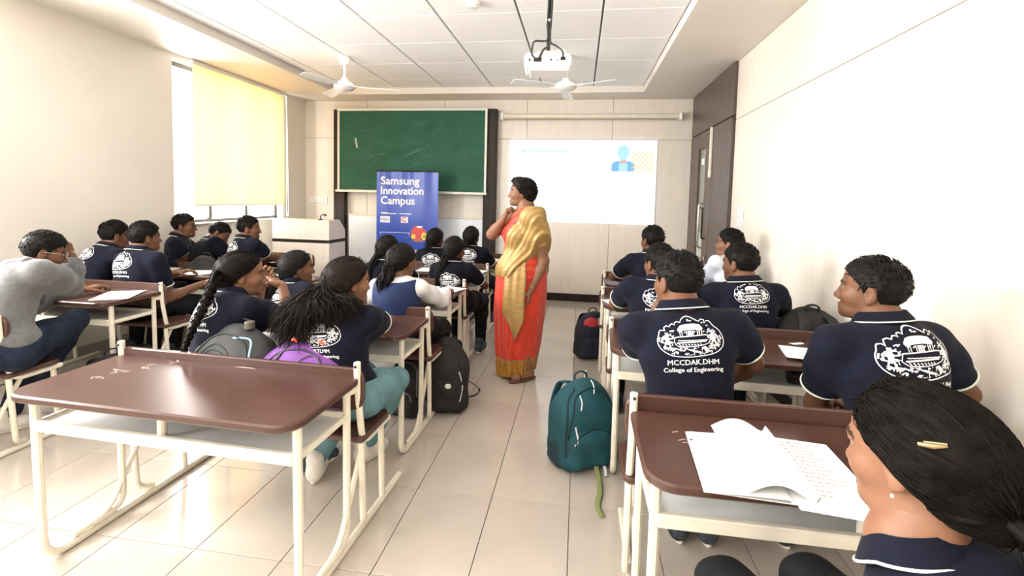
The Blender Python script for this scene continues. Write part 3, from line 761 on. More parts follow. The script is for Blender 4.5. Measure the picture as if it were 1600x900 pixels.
# ------------------------------------------------------------------ people
M_HAIR = mat('black_hair', (.0070, .0060, .0056), .55, var=.4, scale=40, spec=.12)
M_HAIRB = mat('dark_brown_hair', (.0055, .0040, .0033), .55, var=.5, scale=30, spec=.08)
M_HAIRW = mat('brown_wavy_hair', (.0115, .0075, .0058), .6, var=.5, scale=30, spec=.12)
SKIN = [mat('skin_tone_%d' % i, c, .48, var=.06, scale=22, tint=True, spec=.3) for i, c in enumerate([(.225, .108, .062), (.160, .073, .040), (.115, .052, .029), (.35, .18, .11)])]
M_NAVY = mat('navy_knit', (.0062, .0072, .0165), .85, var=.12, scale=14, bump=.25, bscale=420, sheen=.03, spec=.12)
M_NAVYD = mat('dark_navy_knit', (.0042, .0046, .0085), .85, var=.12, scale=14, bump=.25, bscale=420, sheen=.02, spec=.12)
M_GREY = mat('grey_fleece', (.125, .125, .125), .95, var=.12, scale=40, bump=.3, bscale=260, sheen=.3, spec=.12)
M_WHITEC = mat('white_cloth', (.70, .69, .70), .85, var=.04, scale=12, bump=.1, bscale=200, spec=.12)
M_PALE = mat('pale_grey_cloth', (.56, .60, .66), .85, var=.04, scale=12, spec=.12)
M_VEST = mat('blue_vest', (.022, .034, .095), .6, var=.1, scale=10, spec=.12)
M_JEAN = mat('dark_denim', (.016, .022, .040), .85, var=.3, scale=18, bump=.2, bscale=400, spec=.12)
M_TEAL = mat('teal_denim', (.125, .235, .265), .85, var=.15, scale=14, bump=.2, bscale=400, spec=.12)
M_BLK = mat('black_cloth', (.009, .009, .0105), .8, var=.2, scale=14, bump=.15, bscale=300, spec=.12)
M_SHOE = mat('dark_shoe', (.035, .045, .06), .7, var=.4, scale=25)
M_SHOEW = mat('white_shoe', (.74, .70, .64), .6, var=.06, scale=18)
M_PRINT = mat('white_print', (.80, .80, .80), .75)
M_STRIPE = mat('stripe_pale', (.72, .78, .70), .8)
M_EYEW = mat('eye_white', (.24, .215, .19), .35); M_IRIS = mat('iris', (.03, .016, .01), .15)
M_CLIP = mat('clip_metal', (.30, .22, .12), .35, metal=.6)

def ik(S, T, l1, l2, pole):
    d = T-S; L = np.linalg.norm(d); mx = (l1+l2)*.995
    if L > mx: T = S+d/L*mx; d = T-S; L = mx
    u = d/L; a = (l1*l1-l2*l2+L*L)/(2*L); hgt = math.sqrt(max(l1*l1-a*a, 1e-6))
    p = np.asarray(pole, float); p = nrm(p-u*(p@u)); return S+u*a+p*hgt, T

def hand_mesh(Wp, fore, d, n, right, sc=1.0, curl=(.3, .35, .4, .45), h=.004, thumb=.35, spread=.0, rw=.026):
    """palm, four unequal bent fingers and a thumb; Wp wrist, d finger direction, n palm normal"""
    d = nrm(d); n = nrm(np.asarray(n)-d*(np.asarray(n)@d)); t = np.cross(d, n)*(1 if right else -1)
    R = np.stack([t, d, n], 1); Wp = np.asarray(Wp, float)
    f = Field(Wp-.22*sc, Wp+.22*sc, h)
    f.cone(Wp-nrm(fore)*.06, Wp+d*.012*sc, rw*1.02, rw*.96, 0)
    f.box(Wp+d*.052*sc+n*.002, (.038*sc, .046*sc, .0135*sc), .0125*sc, R, .014)
    f.ell(Wp+d*.035*sc+t*.026*sc+n*.008*sc, (.018*sc, .030*sc, .015*sc), R, .012)
    for i, L in enumerate((.072, .080, .075, .058)):
        L *= sc; off = (.029, .0095, -.0105, -.029)[i]*sc
        p = Wp+d*((.092, .096, .092, .084)[i]*sc)+t*off; dd = nrm(d+t*(.10, .02, -.06, -.14)[i]*(1+spread)); nn = n.copy(); r0 = (.0088, .0090, .0086, .0075)[i]*sc
        P = [p-dd*.012*sc, p]; a = curl[i]
        for k, fr in enumerate((.46, .30, .24)):
            ang = a*(1.0, 1.25, .8)[k]; c_, s_ = math.cos(ang), math.sin(ang)
            dd, nn = dd*c_+nn*s_, nn*c_-dd*s_; P.append(P[-1]+dd*L*fr)
        f.chain(P, [r0, r0, r0*.93, r0*.87, r0*.74], .005)
    p = Wp+d*.028*sc+t*.030*sc+n*.006*sc; dd = nrm(t*.75+d*.72+n*thumb); q = p+dd*.036*sc; dd2 = nrm(dd+n*thumb*.6-t*.35+d*.25); q2 = q+dd2*.030*sc; q3 = q2+nrm(dd2-t*.1+n*.15)*.022*sc
    f.chain([p, q, q2, q3], [.0125*sc, .0105*sc, .0095*sc, .0072*sc], .006)
    return f.mesh()

def head_field(O, R, N, hs, fem, h, neckr):
    L = lambda *p: O+R@(np.array(p)*hs)
    lo = O-.16*hs; hi = O+.16*hs; lo = np.minimum(lo, N-.02)
    f = Field(lo, hi, h); e = lambda c, r, k=.015: f.ell(L(*c), np.array(r)*hs, R, k*hs)
    e((0, -.012, .030), (.075, .090, .083), 0)
    e((0, .032, -.030), (.061, .060, .076), .03)
    e((0, .028, .045), (.062, .055, .050), .03)
    e((0, .043, -.084), (.043 if fem else .050, .047, .029), .025)
    e((0, .076, -.097), (.018, .017, .016), .02)
    for s in (-1, 1):
        e((s*.040, .052, -.026), (.024, .030, .026), .02)
        e((s*.024, .080, .022), (.020, .013, .008), .012)
        e((s*.012, .094, -.040), (.010, .011, .008), .008)
    f.cone(L(0, .085, .012), L(0, .104, -.032), .0080*hs, .0102*hs, .012*hs)
    e((0, .105, -.036), (.0105, .0100, .0085), .008)
    for s in (-1, 1): f.carve(L(s*.031, .100, .003), np.array((.016, .019, .0085))*hs, R, .010*hs)
    for s in (-1, 1): e((s*.031, .0755, .0115), (.017, .0125, .0055), .006)
    e((0, .088, -.0655), (.021, .012, .006), .005); e((0, .087, -.0765), (.018, .012, .0065), .005)
    f.carve(L(0, .106, -.0708), np.array((.022, .012, .0016))*hs, R, .003*hs)
    for s in (-1, 1):
        e((s*.077, -.012, -.008), (.007, .019, .031), .006); f.carve(L(s*.086, -.006, -.004), np.array((.008, .009, .017))*hs, R, .005)
        e((s*.074, -.004, -.034), (.006, .008, .010), .005)
    top = L(0, -.022, -.055); f.cone(top, N, neckr, neckr*1.10, .03)
    return f

def head_tint(V, O, R, hs, beard):
    q = (V-O)@R/hs; x, y, z = np.abs(q[:, 0]), q[:, 1], q[:, 2]; c = np.ones((len(V), 3))
    br = (np.abs(z-(.0235+.10*(x-.012)-2.4*np.maximum(x-.035, 0)**2*20)) < .0055) & (x > .010) & (x < .050) & (y > .055)
    c[br] = (.16, .15, .15)
    lip = (x < .023) & (z > -.083) & (z < -.0605) & (y > .078); c[lip] = (.82, .68, .68)
    if beard:
        bd = (y > .02) & (z < -.048) & ~lip | ((np.abs(z+.055) < .007) & (x < .026) & (y > .08)); c[bd] *= beard
    return c

def combed(O, R, hs, starts, ends, t, n, r, seed, lift=.0, surf=None):
    """strands running over the skull from starts to ends (head coordinates)"""
    rnd = np.random.RandomState(seed); b = MB(); rad = np.array([.075, .092, .083])+t; cen = np.array([0, -.014, .030])
    bv = BVHTree.FromPolygons(surf[0].tolist(), surf[1].tolist()) if surf else None
    for i in range(n):
        a = starts[rnd.randint(len(starts))]+rnd.normal(0, .008, 3); e = ends[rnd.randint(len(ends))]+rnd.normal(0, .006, 3)
        a = nrm((a-cen)/rad); e = nrm((e-cen)/rad); P = []; w = rnd.uniform(-.12, .12)
        for s in np.linspace(0, 1, 9):
            q = nrm(a*(1-s)+e*s+np.array([0, 0, w])*math.sin(PI*s)); P.append(O+R@((cen+q*rad*(1+lift+rnd.uniform(-.004, .002)))*hs))
        if bv:
            c0 = O+R@(cen*hs); H = []; dl = rnd.uniform(-.0006, .0012)
            for p in P:
                d = nrm(p-c0); hit = bv.ray_cast(Vector(c0+d*.25), Vector(-d), .2)
                H.append(np.array(hit[0])+d*dl if hit[0] is not None else None)
            k0 = next((j for j in range(9) if all(h is not None for h in H[j:])), 9)
            if 9-k0 < 4: continue
            P = catmull(H[k0:], 3)
            b.tube(P, np.interp(np.linspace(0, 1, len(P)), [0, .15, .85, 1], [.3, 1, 1, .6])*r*rnd.uniform(.6, 1.2), 4); continue
        b.tube(P, np.array([.4, .8, 1, 1, 1, 1, 1, .9, .7])*r, 4)
    return b

def hair_male(O, R, hs, h, t=.014, top=.018, seed=0, tufts=420, nape=-.075):
    f = Field(O-.17*hs, O+.17*hs, h); x, y, z = [c/hs for c in f.local(O, R)]
    L = lambda *p: O+R@(np.array(p)*hs)
    f.ell(L(0, -.012, .030), (np.array((.075, .090, .083))+t)*hs, R, 0)
    f.ell(L(0, .004, .056), np.array((.063+t*.6, .075+t, .046+top))*hs, R, .02)
    yh = np.interp(z, [-.2, -.03, -.025, .0, .03, .055, .075, .09, .2], [-.035, -.035, .006, .012, .030, .062, .084, .16, .3]).astype(np.float32)
    zb = np.interp(y, [-.2, -.06, -.036, -.028, .0, .02], [nape, nape, -.045, .022, .022, -.032]).astype(np.float32)
    F = np.maximum(f.F, np.maximum((y-yh)*hs, (zb-z)*hs*.8))
    F += (.0016*np.sin(150*x+3*np.sin(70*y)+seed)*np.sin(110*y+2*np.sin(80*z)+seed)*np.clip((z+.06)*12, .15, 1)).astype(np.float32)
    f.F = F; V, Q = f.mesh(); parts = [(V, Q)]
    rnd = np.random.RandomState(seed+5); b = MB(); cen = np.array([0, -.012, .034])
    rad = np.array([.075+t, .090+t, .084+t*.8])
    k = 0
    while k < tufts:
        d = nrm(rnd.normal(0, 1, 3)); p = cen+d*rad
        if p[2] > .06: p[2] += (top-t)*.5*max(0, 1-(p[1]/.1)**2)
        if p[1] > np.interp(p[2], [-.2, -.03, -.025, .0, .03, .055, .075, .09, .2], [-.035, -.035, .006, .012, .030, .062, .084, .16, .3])-.004: continue
        if p[2] < np.interp(p[1], [-.2, -.06, -.036, -.028, .0, .02], [nape, nape, -.045, .02, .02, -.032])+.012: continue
        k += 1
        comb = np.array([.35, .75 if p[2] > .03 else -.1, -.5 if p[2] < .05 else .15])+rnd.normal(0, .35, 3)
        comb = nrm(comb-d*(comb@d)); ln = rnd.uniform(.016, .034)*(1 if p[2] > .02 else .55)
        P = [p-d*.006, p+d*.0012+comb*ln*.45, p+d*(.002+.003*rnd.rand())+comb*ln]
        b.tube([O+R@(q*hs) for q in P], np.array([.0032, .0026, .0005]), 4)
    return parts, b

def hair_female(O, R, hs, h, t=.012, seed=0, vol=0.0):
    f = Field(O-.19*hs, O+.19*hs, h); x, y, z = [c/hs for c in f.local(O, R)]
    L = lambda *p: O+R@(np.array(p)*hs)
    f.ell(L(0, -.012, .030), (np.array((.075, .090, .083))+t)*hs, R, 0)
    f.ell(L(0, -.030, .012), (np.array((.072, .088, .078))+t+vol)*hs, R, .02); f.cone(L(0, -.050, .0), L(0, -.092, -.052), .070*hs, .038*hs, .04)
    yh = np.interp(z, [-.2, -.05, -.03, .02, .05, .072, .09, .2], [-.050, -.046, -.030, .022, .055, .080, .16, .3]).astype(np.float32)
    zb = np.interp(y, [-.2, -.07, -.04, -.02, .01, .03], [-.105, -.095, -.065, .006, .010, .0]).astype(np.float32)
    F = np.maximum(f.F, np.maximum((y-yh)*hs, (zb-z)*hs*.8))
    part = np.exp(-(x/.004)**2)*np.clip((y+.01)*20, 0, 1)*np.clip((z-.05)*30, 0, 1)
    F += (.0030*part+.0012*np.sin(170*z+60*y+seed)*np.sin(90*x+40*z)).astype(np.float32)
    f.F = F; return [f.mesh()]

def lock(P, r, seed, n, spread, wav=0.0, freq=30, b=None, k=4, samples=5, tip=.25):
    """bundle of strands along path P (world points), returns MB"""
    rnd = np.random.RandomState(seed); C = catmull(P, samples); b = b or MB(); m = len(C); s = np.linspace(0, 1, m)
    T = nrm(C[-1]-C[0]); a = nrm(np.cross(T, [.3, .9, .2])); c = np.cross(T, a)
    for i in range(n):
        ph, q = rnd.uniform(0, 2*PI), math.sqrt(rnd.rand()); w1, w2 = rnd.uniform(0, 6, 2); e = rnd.uniform(.82, 1.0); sp = spread if np.isscalar(spread) else np.interp(s, np.linspace(0, 1, len(spread)), spread)
        off = (math.cos(ph)*a+math.sin(ph)*c)*q; Q = C+off[None, :]*np.broadcast_to(sp, (m,))[:, None]
        if wav: Q = Q+wav*np.minimum(1, s*4)[:, None]*(np.sin(freq*s+w1)[:, None]*a+np.cos(freq*.8*s+w2)[:, None]*c)
        kk = max(4, int(m*e)); b.tube(Q[:kk], np.interp(np.linspace(0, 1, kk), [0, .15, .7, 1], [.6, 1, 1, tip])*r*rnd.uniform(.7, 1.2), k)
    return b

def mass(b, P, seed, nc, rc, spread, wav=.006, freq=12, nf=80, rf=.0012, samples=7):
    """hair mass: thick tapering locks that overlap, and fine strands over them"""
    rnd = np.random.RandomState(seed); C = catmull(P, samples); m = len(C); s = np.linspace(0, 1, m); T = nrm(C[-1]-C[0]); a = nrm(np.cross(T, [.3, .9, .2])); c = np.cross(T, a)
    sp = np.interp(s, np.linspace(0, 1, len(spread)), spread)
    for i in range(nc+nf):
        ph, q = rnd.uniform(0, 2*PI), math.sqrt(rnd.rand())*(1 if i < nc else 1.15); w1, w2 = rnd.uniform(0, 6, 2)
        off = (math.cos(ph)*a+math.sin(ph)*c)*q; Q = C+off[None, :]*sp[:, None]
        Q = Q+wav*np.minimum(1, s*3)[:, None]*(np.sin(freq*s+w1)[:, None]*a+np.cos(freq*.85*s+w2)[:, None]*c); kk = max(5, int(m*rnd.uniform(.8, 1)))
        if i < nc: b.tube(Q[:kk], np.interp(np.linspace(0, 1, kk), [0, .12, .35, .7, 1], [.55, .85, 1, .75, .08])*rc*rnd.uniform(.75, 1.2), 6)
        else: b.tube(Q[:kk], np.interp(np.linspace(0, 1, kk), [0, .7, 1], [1, 1, .2])*rf, 3)
    return b

# back print: garden emblem with pavilion, two figures, scalloped outline, and two lines of lettering
def emblem_strokes():
    S = []   # (polyline, width) in units of emblem width, centre 0,0
    def ln(P, w=.009): S.append((np.array(P, float), w))
    out = []
    for k, (x, y, r) in enumerate([(-.415, .10, .05), (-.335, .165, .05), (-.255, .20, .045), (-.185, .235, .04)]):
        out += [(x+r*math.cos(t), y+r*.8*math.sin(t)) for t in np.linspace(PI*1.05, .1*PI, 6)]
    top = [(-.14, .25), (-.11, .30), (-.06, .33), (-.005, .335), (.05, .31), (.10, .28), (.14, .255)]
    rt = []
    for (x, y, r) in [(.19, .255, .045), (.275, .225, .05)]: rt += [(x+r*math.cos(t), y+r*.7*math.sin(t)) for t in np.linspace(PI, .1*PI, 6)]
    rt += [(.36, .175), (.43, .12), (.475, .04), (.495, -.05), (.48, -.12), (.43, -.175), (.34, -.215), (.2, -.24), (.0, -.255), (-.2, -.25), (-.3, -.24), (-.40, -.19), (-.465, -.13), (-.495, -.05), (-.485, .03), (-.455, .08), (-.46, .10)]
    ln(catmull(out+top+rt, 3), .013)
    # pavilion roof
    for z in np.linspace(.135, .205, 6): w = .20-.9*abs(z-.155); ln([(-w, z-.01), (-.08, z+.012), (.04, z+.018), (w*.95, z+.002)], .017)
    for x in (-.16, -.13, -.06, -.03, .0, .03, .10, .13, .165): ln([(x, .13), (x, .055)], .011 if abs(x) > .04 else .022)
    for k in range(6): ln([(-.17+.07*k, .10), (-.14+.07*k, .12)], .012)
    ln([(-.30, .015), (-.22, .04), (.0, .052), (.2, .062), (.30, .045)], .014); ln([(-.22, -.05), (-.1, -.04), (.08, -.035), (.22, -.03)], .020)
    for k in range(9): ln([(-.20+.05*k, -.01), (-.17+.05*k, .01), (-.155+.05*k, -.015)], .012)
    ln([(-.24, .03), (-.26, -.05), (-.20, -.10), (0., -.105), (.16, -.09), (.26, -.06), (.30, .03)], .010)
    for k in range(8): ln([(-.19+.045*k, -.065), (-.165+.045*k, -.09)], .014)
    # two standing figures left and right
    for s, cx in ((1, -.355), (-1, .335)):
        ln([(cx, .10), (cx+.012*s, .075), (cx, .06)], .045); ln([(cx-.01, .06), (cx-.005, .0), (cx+.01, -.05)], .055); ln([(cx-.02, -.04), (cx-.04, -.10), (cx-.045, -.15)], .02); ln([(cx+.02, -.04), (cx+.04, -.12)], .022)
        ln([(cx, .04), (cx+.06*s, .0), (cx+.09*s, .02)], .016); ln([(cx-.03*s, .05), (cx-.08*s, .01), (cx-.07*s, -.05), (cx-.10*s, -.03)], .022); ln([(cx-.10*s, .03), (cx-.12*s, -.03)], .02)
    ln([(.33, .13), (.37, .12), (.38, .07), (.34, .06)], .013)
    # ground scrolls
    for k in range(5): ln([(-.10+.03*k, -.135-.012*k), (.0+.03*k, -.15-.012*k), (.10+.02*k, -.19-.008*k)], .010)
    for (x, y) in ((-.30, -.16), (-.24, -.19), (-.18, -.15), (.22, -.16), (.28, -.19), (.34, -.15), (-.36, -.14), (.40, -.12), (-.28, -.21)):
        ln([(x-.03, y), (x, y+.025), (x+.03, y), (x+.005, y-.02)], .017)
    ln([(.14, -.13), (.20, -.12), (.24, -.15), (.21, -.20)], .026); ln([(-.42, -.13), (-.30, -.12), (-.2, -.14)], .014); ln([(.25, -.105), (.44, -.10)], .012)
    for (x, y) in ((-.02, .285), (.02, .27), (-.27, .13), (.19, .235), (.26, .19)): ln([(x-.014, y), (x+.014, y+.004)], .016)
    ln([(-.03, .27), (.0, .255), (.03, .272)], .009)
    rnd = np.random.RandomState(12); k = 0
    while k < 95:
        x, y = rnd.uniform(-.47, .47), rnd.uniform(-.24, .17)
        if (x/.465)**2+((y+.02)/.215)**2 > .93 or (y > -.11 and abs(x) < .24): continue
        k += 1; a = rnd.uniform(0, PI); l = rnd.uniform(.012, .032); d = np.array([math.cos(a), math.sin(a)*.7])*l; c_ = np.array([-d[1], d[0]])*rnd.uniform(-.8, .8)
        ln([np.array([x, y])-d, np.array([x, y])+c_, np.array([x, y])+d], rnd.uniform(.007, .016))
    return S
_ES = emblem_strokes()
def text_fine(body, size):
    V, F = text_geo(body, size, 2); V = V-[(V[:, 0].min()+V[:, 0].max())/2, 0, 0]; return V, F
_TX = {}
def back_print(V, Q, C, R, wdt, parent, line1='MCCDAK.DHM', line2='College of Engineering', dx=0.0, det=1):
    """white print projected on the back of a shirt (V,Q), C centre of the emblem, R torso frame (right, forward, up)"""
    bv = BVHTree.FromPolygons(V.tolist(), Q.tolist()); b = MB(); f = Vector(R[:, 1])
    def put(p2, F, lift=.0016):
        P = []
        for (x, y) in p2:
            o = Vector(C+R[:, 0]*(x+dx)+R[:, 2]*y-R[:, 1]*.35)
            hit = bv.ray_cast(o, f, .7)
            P.append(np.array(hit[0]) - R[:, 1]*lift if hit[0] is not None else None)
        ids = {}; vv = []
        for i, p in enumerate(P):
            if p is not None: ids[i] = len(vv); vv.append(p)
        b.add(vv, [tuple(ids[i] for i in q) for q in F if all(i in ids for i in q)])
    for P, w in _ES:
        P = P*wdt; L = np.r_[0, np.cumsum(np.linalg.norm(np.diff(P, axis=0), axis=1))]; n = max(2, int(L[-1]/(.012/det))+1)
        s = np.linspace(0, L[-1], n); P = np.c_[np.interp(s, L, P[:, 0]), np.interp(s, L, P[:, 1])]
        T = np.gradient(P, axis=0); T /= np.linalg.norm(T, axis=1)[:, None]+1e-9; Nn = np.c_[-T[:, 1], T[:, 0]]*w*wdt/2
        put(np.concatenate([P+Nn, P-Nn]), [(i, i+1, n+i+1, n+i) for i in range(n-1)])
    for t, sz, y in ((line1, .115*wdt, -.375*wdt), (line2, .098*wdt, -.485*wdt)):
        if not t: continue
        if (t, sz) not in _TX: _TX[(t, sz)] = text_fine(t, sz)
        tv, tf = _TX[(t, sz)]
        for o_ in ((0, 0), (.004*wdt, .0)): put(np.c_[tv[:, 0]+o_[0], tv[:, 1]+y-.12*tv[:, 0]**2/wdt], tf)
    return b.build('shirt_print', M_PRINT, parent, None)

def collar_mesh(N, Rn, r, hgt, gap=.5):
    """folded polo collar round the neck: frame Rn (right, forward, up)"""
    th = np.linspace(PI/2+gap, PI/2+2*PI-gap, 34); G = []
    for a in th:
        c, s = math.cos(a), math.sin(a); row = []
        fr = max(0, s)   # front drops
        for (k, z) in ((1.0, hgt*.3), (1.04, hgt), (1.12, hgt*1.04), (1.34, hgt*.42), (1.46, hgt*.0)):
            row.append(N+Rn[:, 0]*c*r*k*1.06+Rn[:, 1]*s*r*k*.98+Rn[:, 2]*(z-.035*fr))
        G.append(row)
    return np.array(G)

PEOPLE = {}
def person(key, label, headpx, Y, hyaw=0, hpitch=0, hroll=0, pelvis=None, byaw=0, fem=False, skin=0, hs=None, shirt='polo', shirt_m=None, trousers=M_BLK,
           hair='male', hairseed=None, arms=None, legs=None, res=.009, wide=1.0, printed=True, print_dx=0.0, print_y=0.0, l1='MCCDAK.DHM', beard=None, slump=.035, shoes=M_SHOE, tail=None, group='students at their desks', hair_m=None, rhead=None, lean=0.0, tufts=420, sock=None, neck_len=.106, over_vest=None, print_s=1.0, noff=(0, 0, 0)):
    sd = hairseed if hairseed is not None else len(PEOPLE)*7+3
    hs = hs or (.96 if fem else 1.0); a = math.radians
    O = at(headpx[0], headpx[1], Y); R = rotz(a(hyaw))@rotx(a(-hpitch))@roty(a(hroll))
    rB = rotz(a(byaw)); rb, fb = rB[:, 0], rB[:, 1]
    N = O+R@np.array([0, -.040, -neck_len])*hs*.6+(np.array([0, 0, -neck_len])*hs+fb*(-.045))*.4+np.array(noff, float)
    P = np.array(pelvis, float)
    tv = N-P; tl = np.linalg.norm(tv); t = tv/tl
    r_ = nrm(rb-t*(rb@t)); f_ = np.cross(t, r_); RT = np.stack([r_, f_, t], 1); k = tl/.50
    root = empty('person', (P[0], P[1], 0), 0, label, 'person', group); base = np.array([P[0], P[1], 0.])
    sw = (.150 if fem else .170)*wide
    mid = lambda u, back=1.0: P+tv*u-f_*slump*math.sin(PI*u)*back
    SH = {s: N-t*.062+r_*s*sw-t*.012+f_*.0 for s in (-1, 1)}
    l1_, l2_ = (.265, .235) if fem else (.285, .255)
    ar = .86 if fem else 1.0; ar *= (1+(wide-1)*.5)
    ARM = {}
    for s in (-1, 1):
        sp = dict((arms or {}).get('R' if s > 0 else 'L', {}))
        T = np.array(sp['hand'], float) if 'hand' in sp else np.array([*(N+fb*.34+rb*s*.07)[:2], .76])
        if 'elbow' in sp:
            E = np.array(sp['elbow'], float); u = E-SH[s]; E = SH[s]+u/np.linalg.norm(u)*min(np.linalg.norm(u), l1_*1.15); u = T-E; Wr = E+u/np.linalg.norm(u)*min(np.linalg.norm(u), l2_*1.1)
        else: E, Wr = ik(SH[s], T, l1_, l2_, sp.get('pole', rb*s*.8-np.array([0, 0, .6])-fb*.1))
        fo = nrm(Wr-E); ARM[s] = dict(E=E, W=Wr, fo=fo, d=nrm(np.array(sp.get('dir', fo), float)), n=np.array(sp.get('palm', (0, 0, -1)), float), curl=sp.get('curl', (.35, .4, .45, .5)), thumb=sp.get('thumb', .35), fine=sp.get('fine', False))
    LEG = {}
    for s in (-1, 1):
        hip = P+rb*s*.085
        d_ = dict((legs or {}).get('R' if s > 0 else 'L', {}))
        kn = np.array(d_.get('knee', hip+fb*.40+rb*s*.05+np.array([0, 0, -.02])), float)
        an = np.array(d_.get('ankle', np.array([*(kn-fb*.03)[:2], .085])), float)
        if 'knee' not in d_ : kn[2] = .495
        LEG[s] = (hip, kn, an, np.array(d_.get('toe', fb), float))
    # ---- body
    neckr = .050 if fem else .058
    pts = [N, SH[-1], SH[1], P]+[ARM[s][q] for s in (-1, 1) for q in 'EW']
    lo = np.min(pts, 0)-.14; hi = np.max(pts, 0)+.14
    def torso(f, g):
        f.ell(mid(.03), (.155*wide+g, .112+g, .11+g), RT, 0)
        f.ell(mid(.34), ((.122 if fem else .136)*wide+g, .098+g, .14*k+g), RT, .06)
        f.ell(mid(.66), ((.138 if fem else .160)*wide+g, .108+g, .155*k+g), RT, .06)
        f.ell(mid(.86)-f_*.008, (sw*.80+g, .082+g, .075*k+g), RT, .05)
        if fem:
            for s in (-1, 1): f.ell(mid(.66, 0)+f_*.075+r_*s*.065, (.055+g,)*3, None, .05)
        for s in (-1, 1):
            f.cone(N-t*.056+r_*s*.03, SH[s], .048+g, .045*ar+g, .04)
    f = Field(lo, hi, res); torso(f, -.012)
    f.cone(O+R@np.array([0, -.022, -.055])*hs, N, neckr, neckr*1.10, 0); f.cone(N, N-t*.07, neckr*1.12, neckr*1.3, .04)
    for s in (-1, 1):
        A = ARM[s]; M1 = SH[s]+(A['E']-SH[s])*.35; M2 = A['E']+(A['W']-A['E'])*.28
        f.chain([SH[s], M1, A['E']], [.044*ar, .043*ar, .037*ar], .03); f.chain([A['E'], M2, A['W']], [.038*ar, .039*ar, .0265*ar], .02)
    blocks = [f.mesh()]
    for s in (-1, 1):
        A = ARM[s]; blocks.append(hand_mesh(A['W'], A['fo'], A['d'], A['n'], s > 0, .92 if fem else 1.0, A['curl'], .0038 if A['fine'] else min(.006, res*.6), A['thumb'], rw=.0265*ar))
    hf = head_field(O, R, N, hs, fem, rhead or res*.6, neckr); hv = hf.mesh()
    nb = sum(len(v) for v, _ in blocks); blocks.append(hv); V, Q = join(blocks)
    tint = np.ones((len(V), 3)); tint[nb:] = head_tint(hv[0], O, R, hs, beard)
    mesh_obj('body', V-base, Q, SKIN[skin], root, 180, col=tint)
    for s in (-1, 1):
        e = MB(); e.mi = 0; c = O+R@(np.array([s*.031, .0745, .003])*hs); e.ell(c, (.0112*hs,)*3, 10, 8); e.mi = 1
        e.ell(c+R@np.array([0, .0070, -.001])*hs, np.array((.0066, .0052, .0066))*hs, 8, 6, R)
        e.v = [tuple(np.array(v)-base) for v in e.v]; e.build('eye', [M_EYEW, M_IRIS], root, 180)
    # ---- shirt
    sm = shirt_m or M_NAVY
    f = Field(lo-.03, hi+.03, res); torso(f, .018 if shirt == 'hoodie' else .010)
    sl = {'polo': .62, 'long': 1.0, 'vest': 0.0, 'hoodie': 1.0}[shirt]
    ends = {}
    for s in (-1, 1):
        A = ARM[s]; S0 = SH[s]
        if sl == 0: continue
        if sl < 1:
            e = S0+(A['E']-S0)*sl*1.08; f.chain([S0, S0+(e-S0)*.5, e], [.056*ar, .059*ar, .065*ar], .05); ends[s] = (e, nrm(A['E']-S0), .065*ar)
        else:
            q = .020 if shirt == 'hoodie' else .006; e = A['W']-A['fo']*.01
            f.chain([S0, S0+(A['E']-S0)*.5, A['E']], [.058*ar+q*.6, .056*ar+q, .050*ar+q], .035 if shirt != 'hoodie' else .055); f.chain([A['E'], A['E']+(e-A['E'])*.5, e], [.050*ar+q, .047*ar+q, .036*ar+q*.6], .02); ends[s] = (e, A['fo'], .036*ar+q*.6)
    f.wrinkle(.0030 if res < .011 else .0, 46, sd)
    if shirt == 'hoodie': f.wrinkle(.004, 30, 2.1)
    for s in ends:
        e, d_, r2 = ends[s]
        sl_, g = f.sub(e-.11, e+.11)
        if sl_ is None: continue
        dd = (g[0]-e[0])*d_[0]+(g[1]-e[1])*d_[1]+(g[2]-e[2])*d_[2]; rr = np.sqrt((g[0]-e[0])**2+(g[1]-e[1])**2+(g[2]-e[2])**2)
        f.F[sl_] = np.where(rr < .10, np.maximum(f.F[sl_], dd.astype(np.float32)), f.F[sl_])
    # neck opening and hem
    sl_, g = f.sub(N-.2, N+.2); nd = (g[0]-N[0])*t[0]+(g[1]-N[1])*t[1]+(g[2]-N[2])*t[2]
    if shirt != 'hoodie': f.F[sl_] = np.maximum(f.F[sl_], (nd-.012).astype(np.float32))
    f.plane(P-t*.07, -t)
    sv, sq = f.mesh(); so = mesh_obj('hooded_sweatshirt' if shirt == 'hoodie' else 'vest' if shirt == 'vest' else 'shirt', sv-base, sq, sm, root, 180)
    up = nrm(t*.55+nrm(O-N)*.45); rn = nrm(rb-up*(rb@up)); RN = np.stack([rn, np.cross(up, rn), up], 1)
    if shirt == 'hoodie':
        f = Field(N-.30, N+.22, res)
        f.chain([N+f_*.075+r_*.05-t*.035, N+f_*.03+r_*.095+t*.005, N-f_*.045+r_*.088+t*.010, N-f_*.095+t*.0, N-f_*.045-r_*.088+t*.010, N+f_*.03-r_*.095+t*.005, N+f_*.075-r_*.05-t*.035], [.018, .026, .032, .036, .032, .026, .018], .02)
        f.ell(N-f_*.088-t*.075, (.105, .042, .095), RT, .03)
        f.wrinkle(.006, 42, 1.3); v, q = f.mesh(); mesh_obj('hood', v-base, q, sm, so, 180)
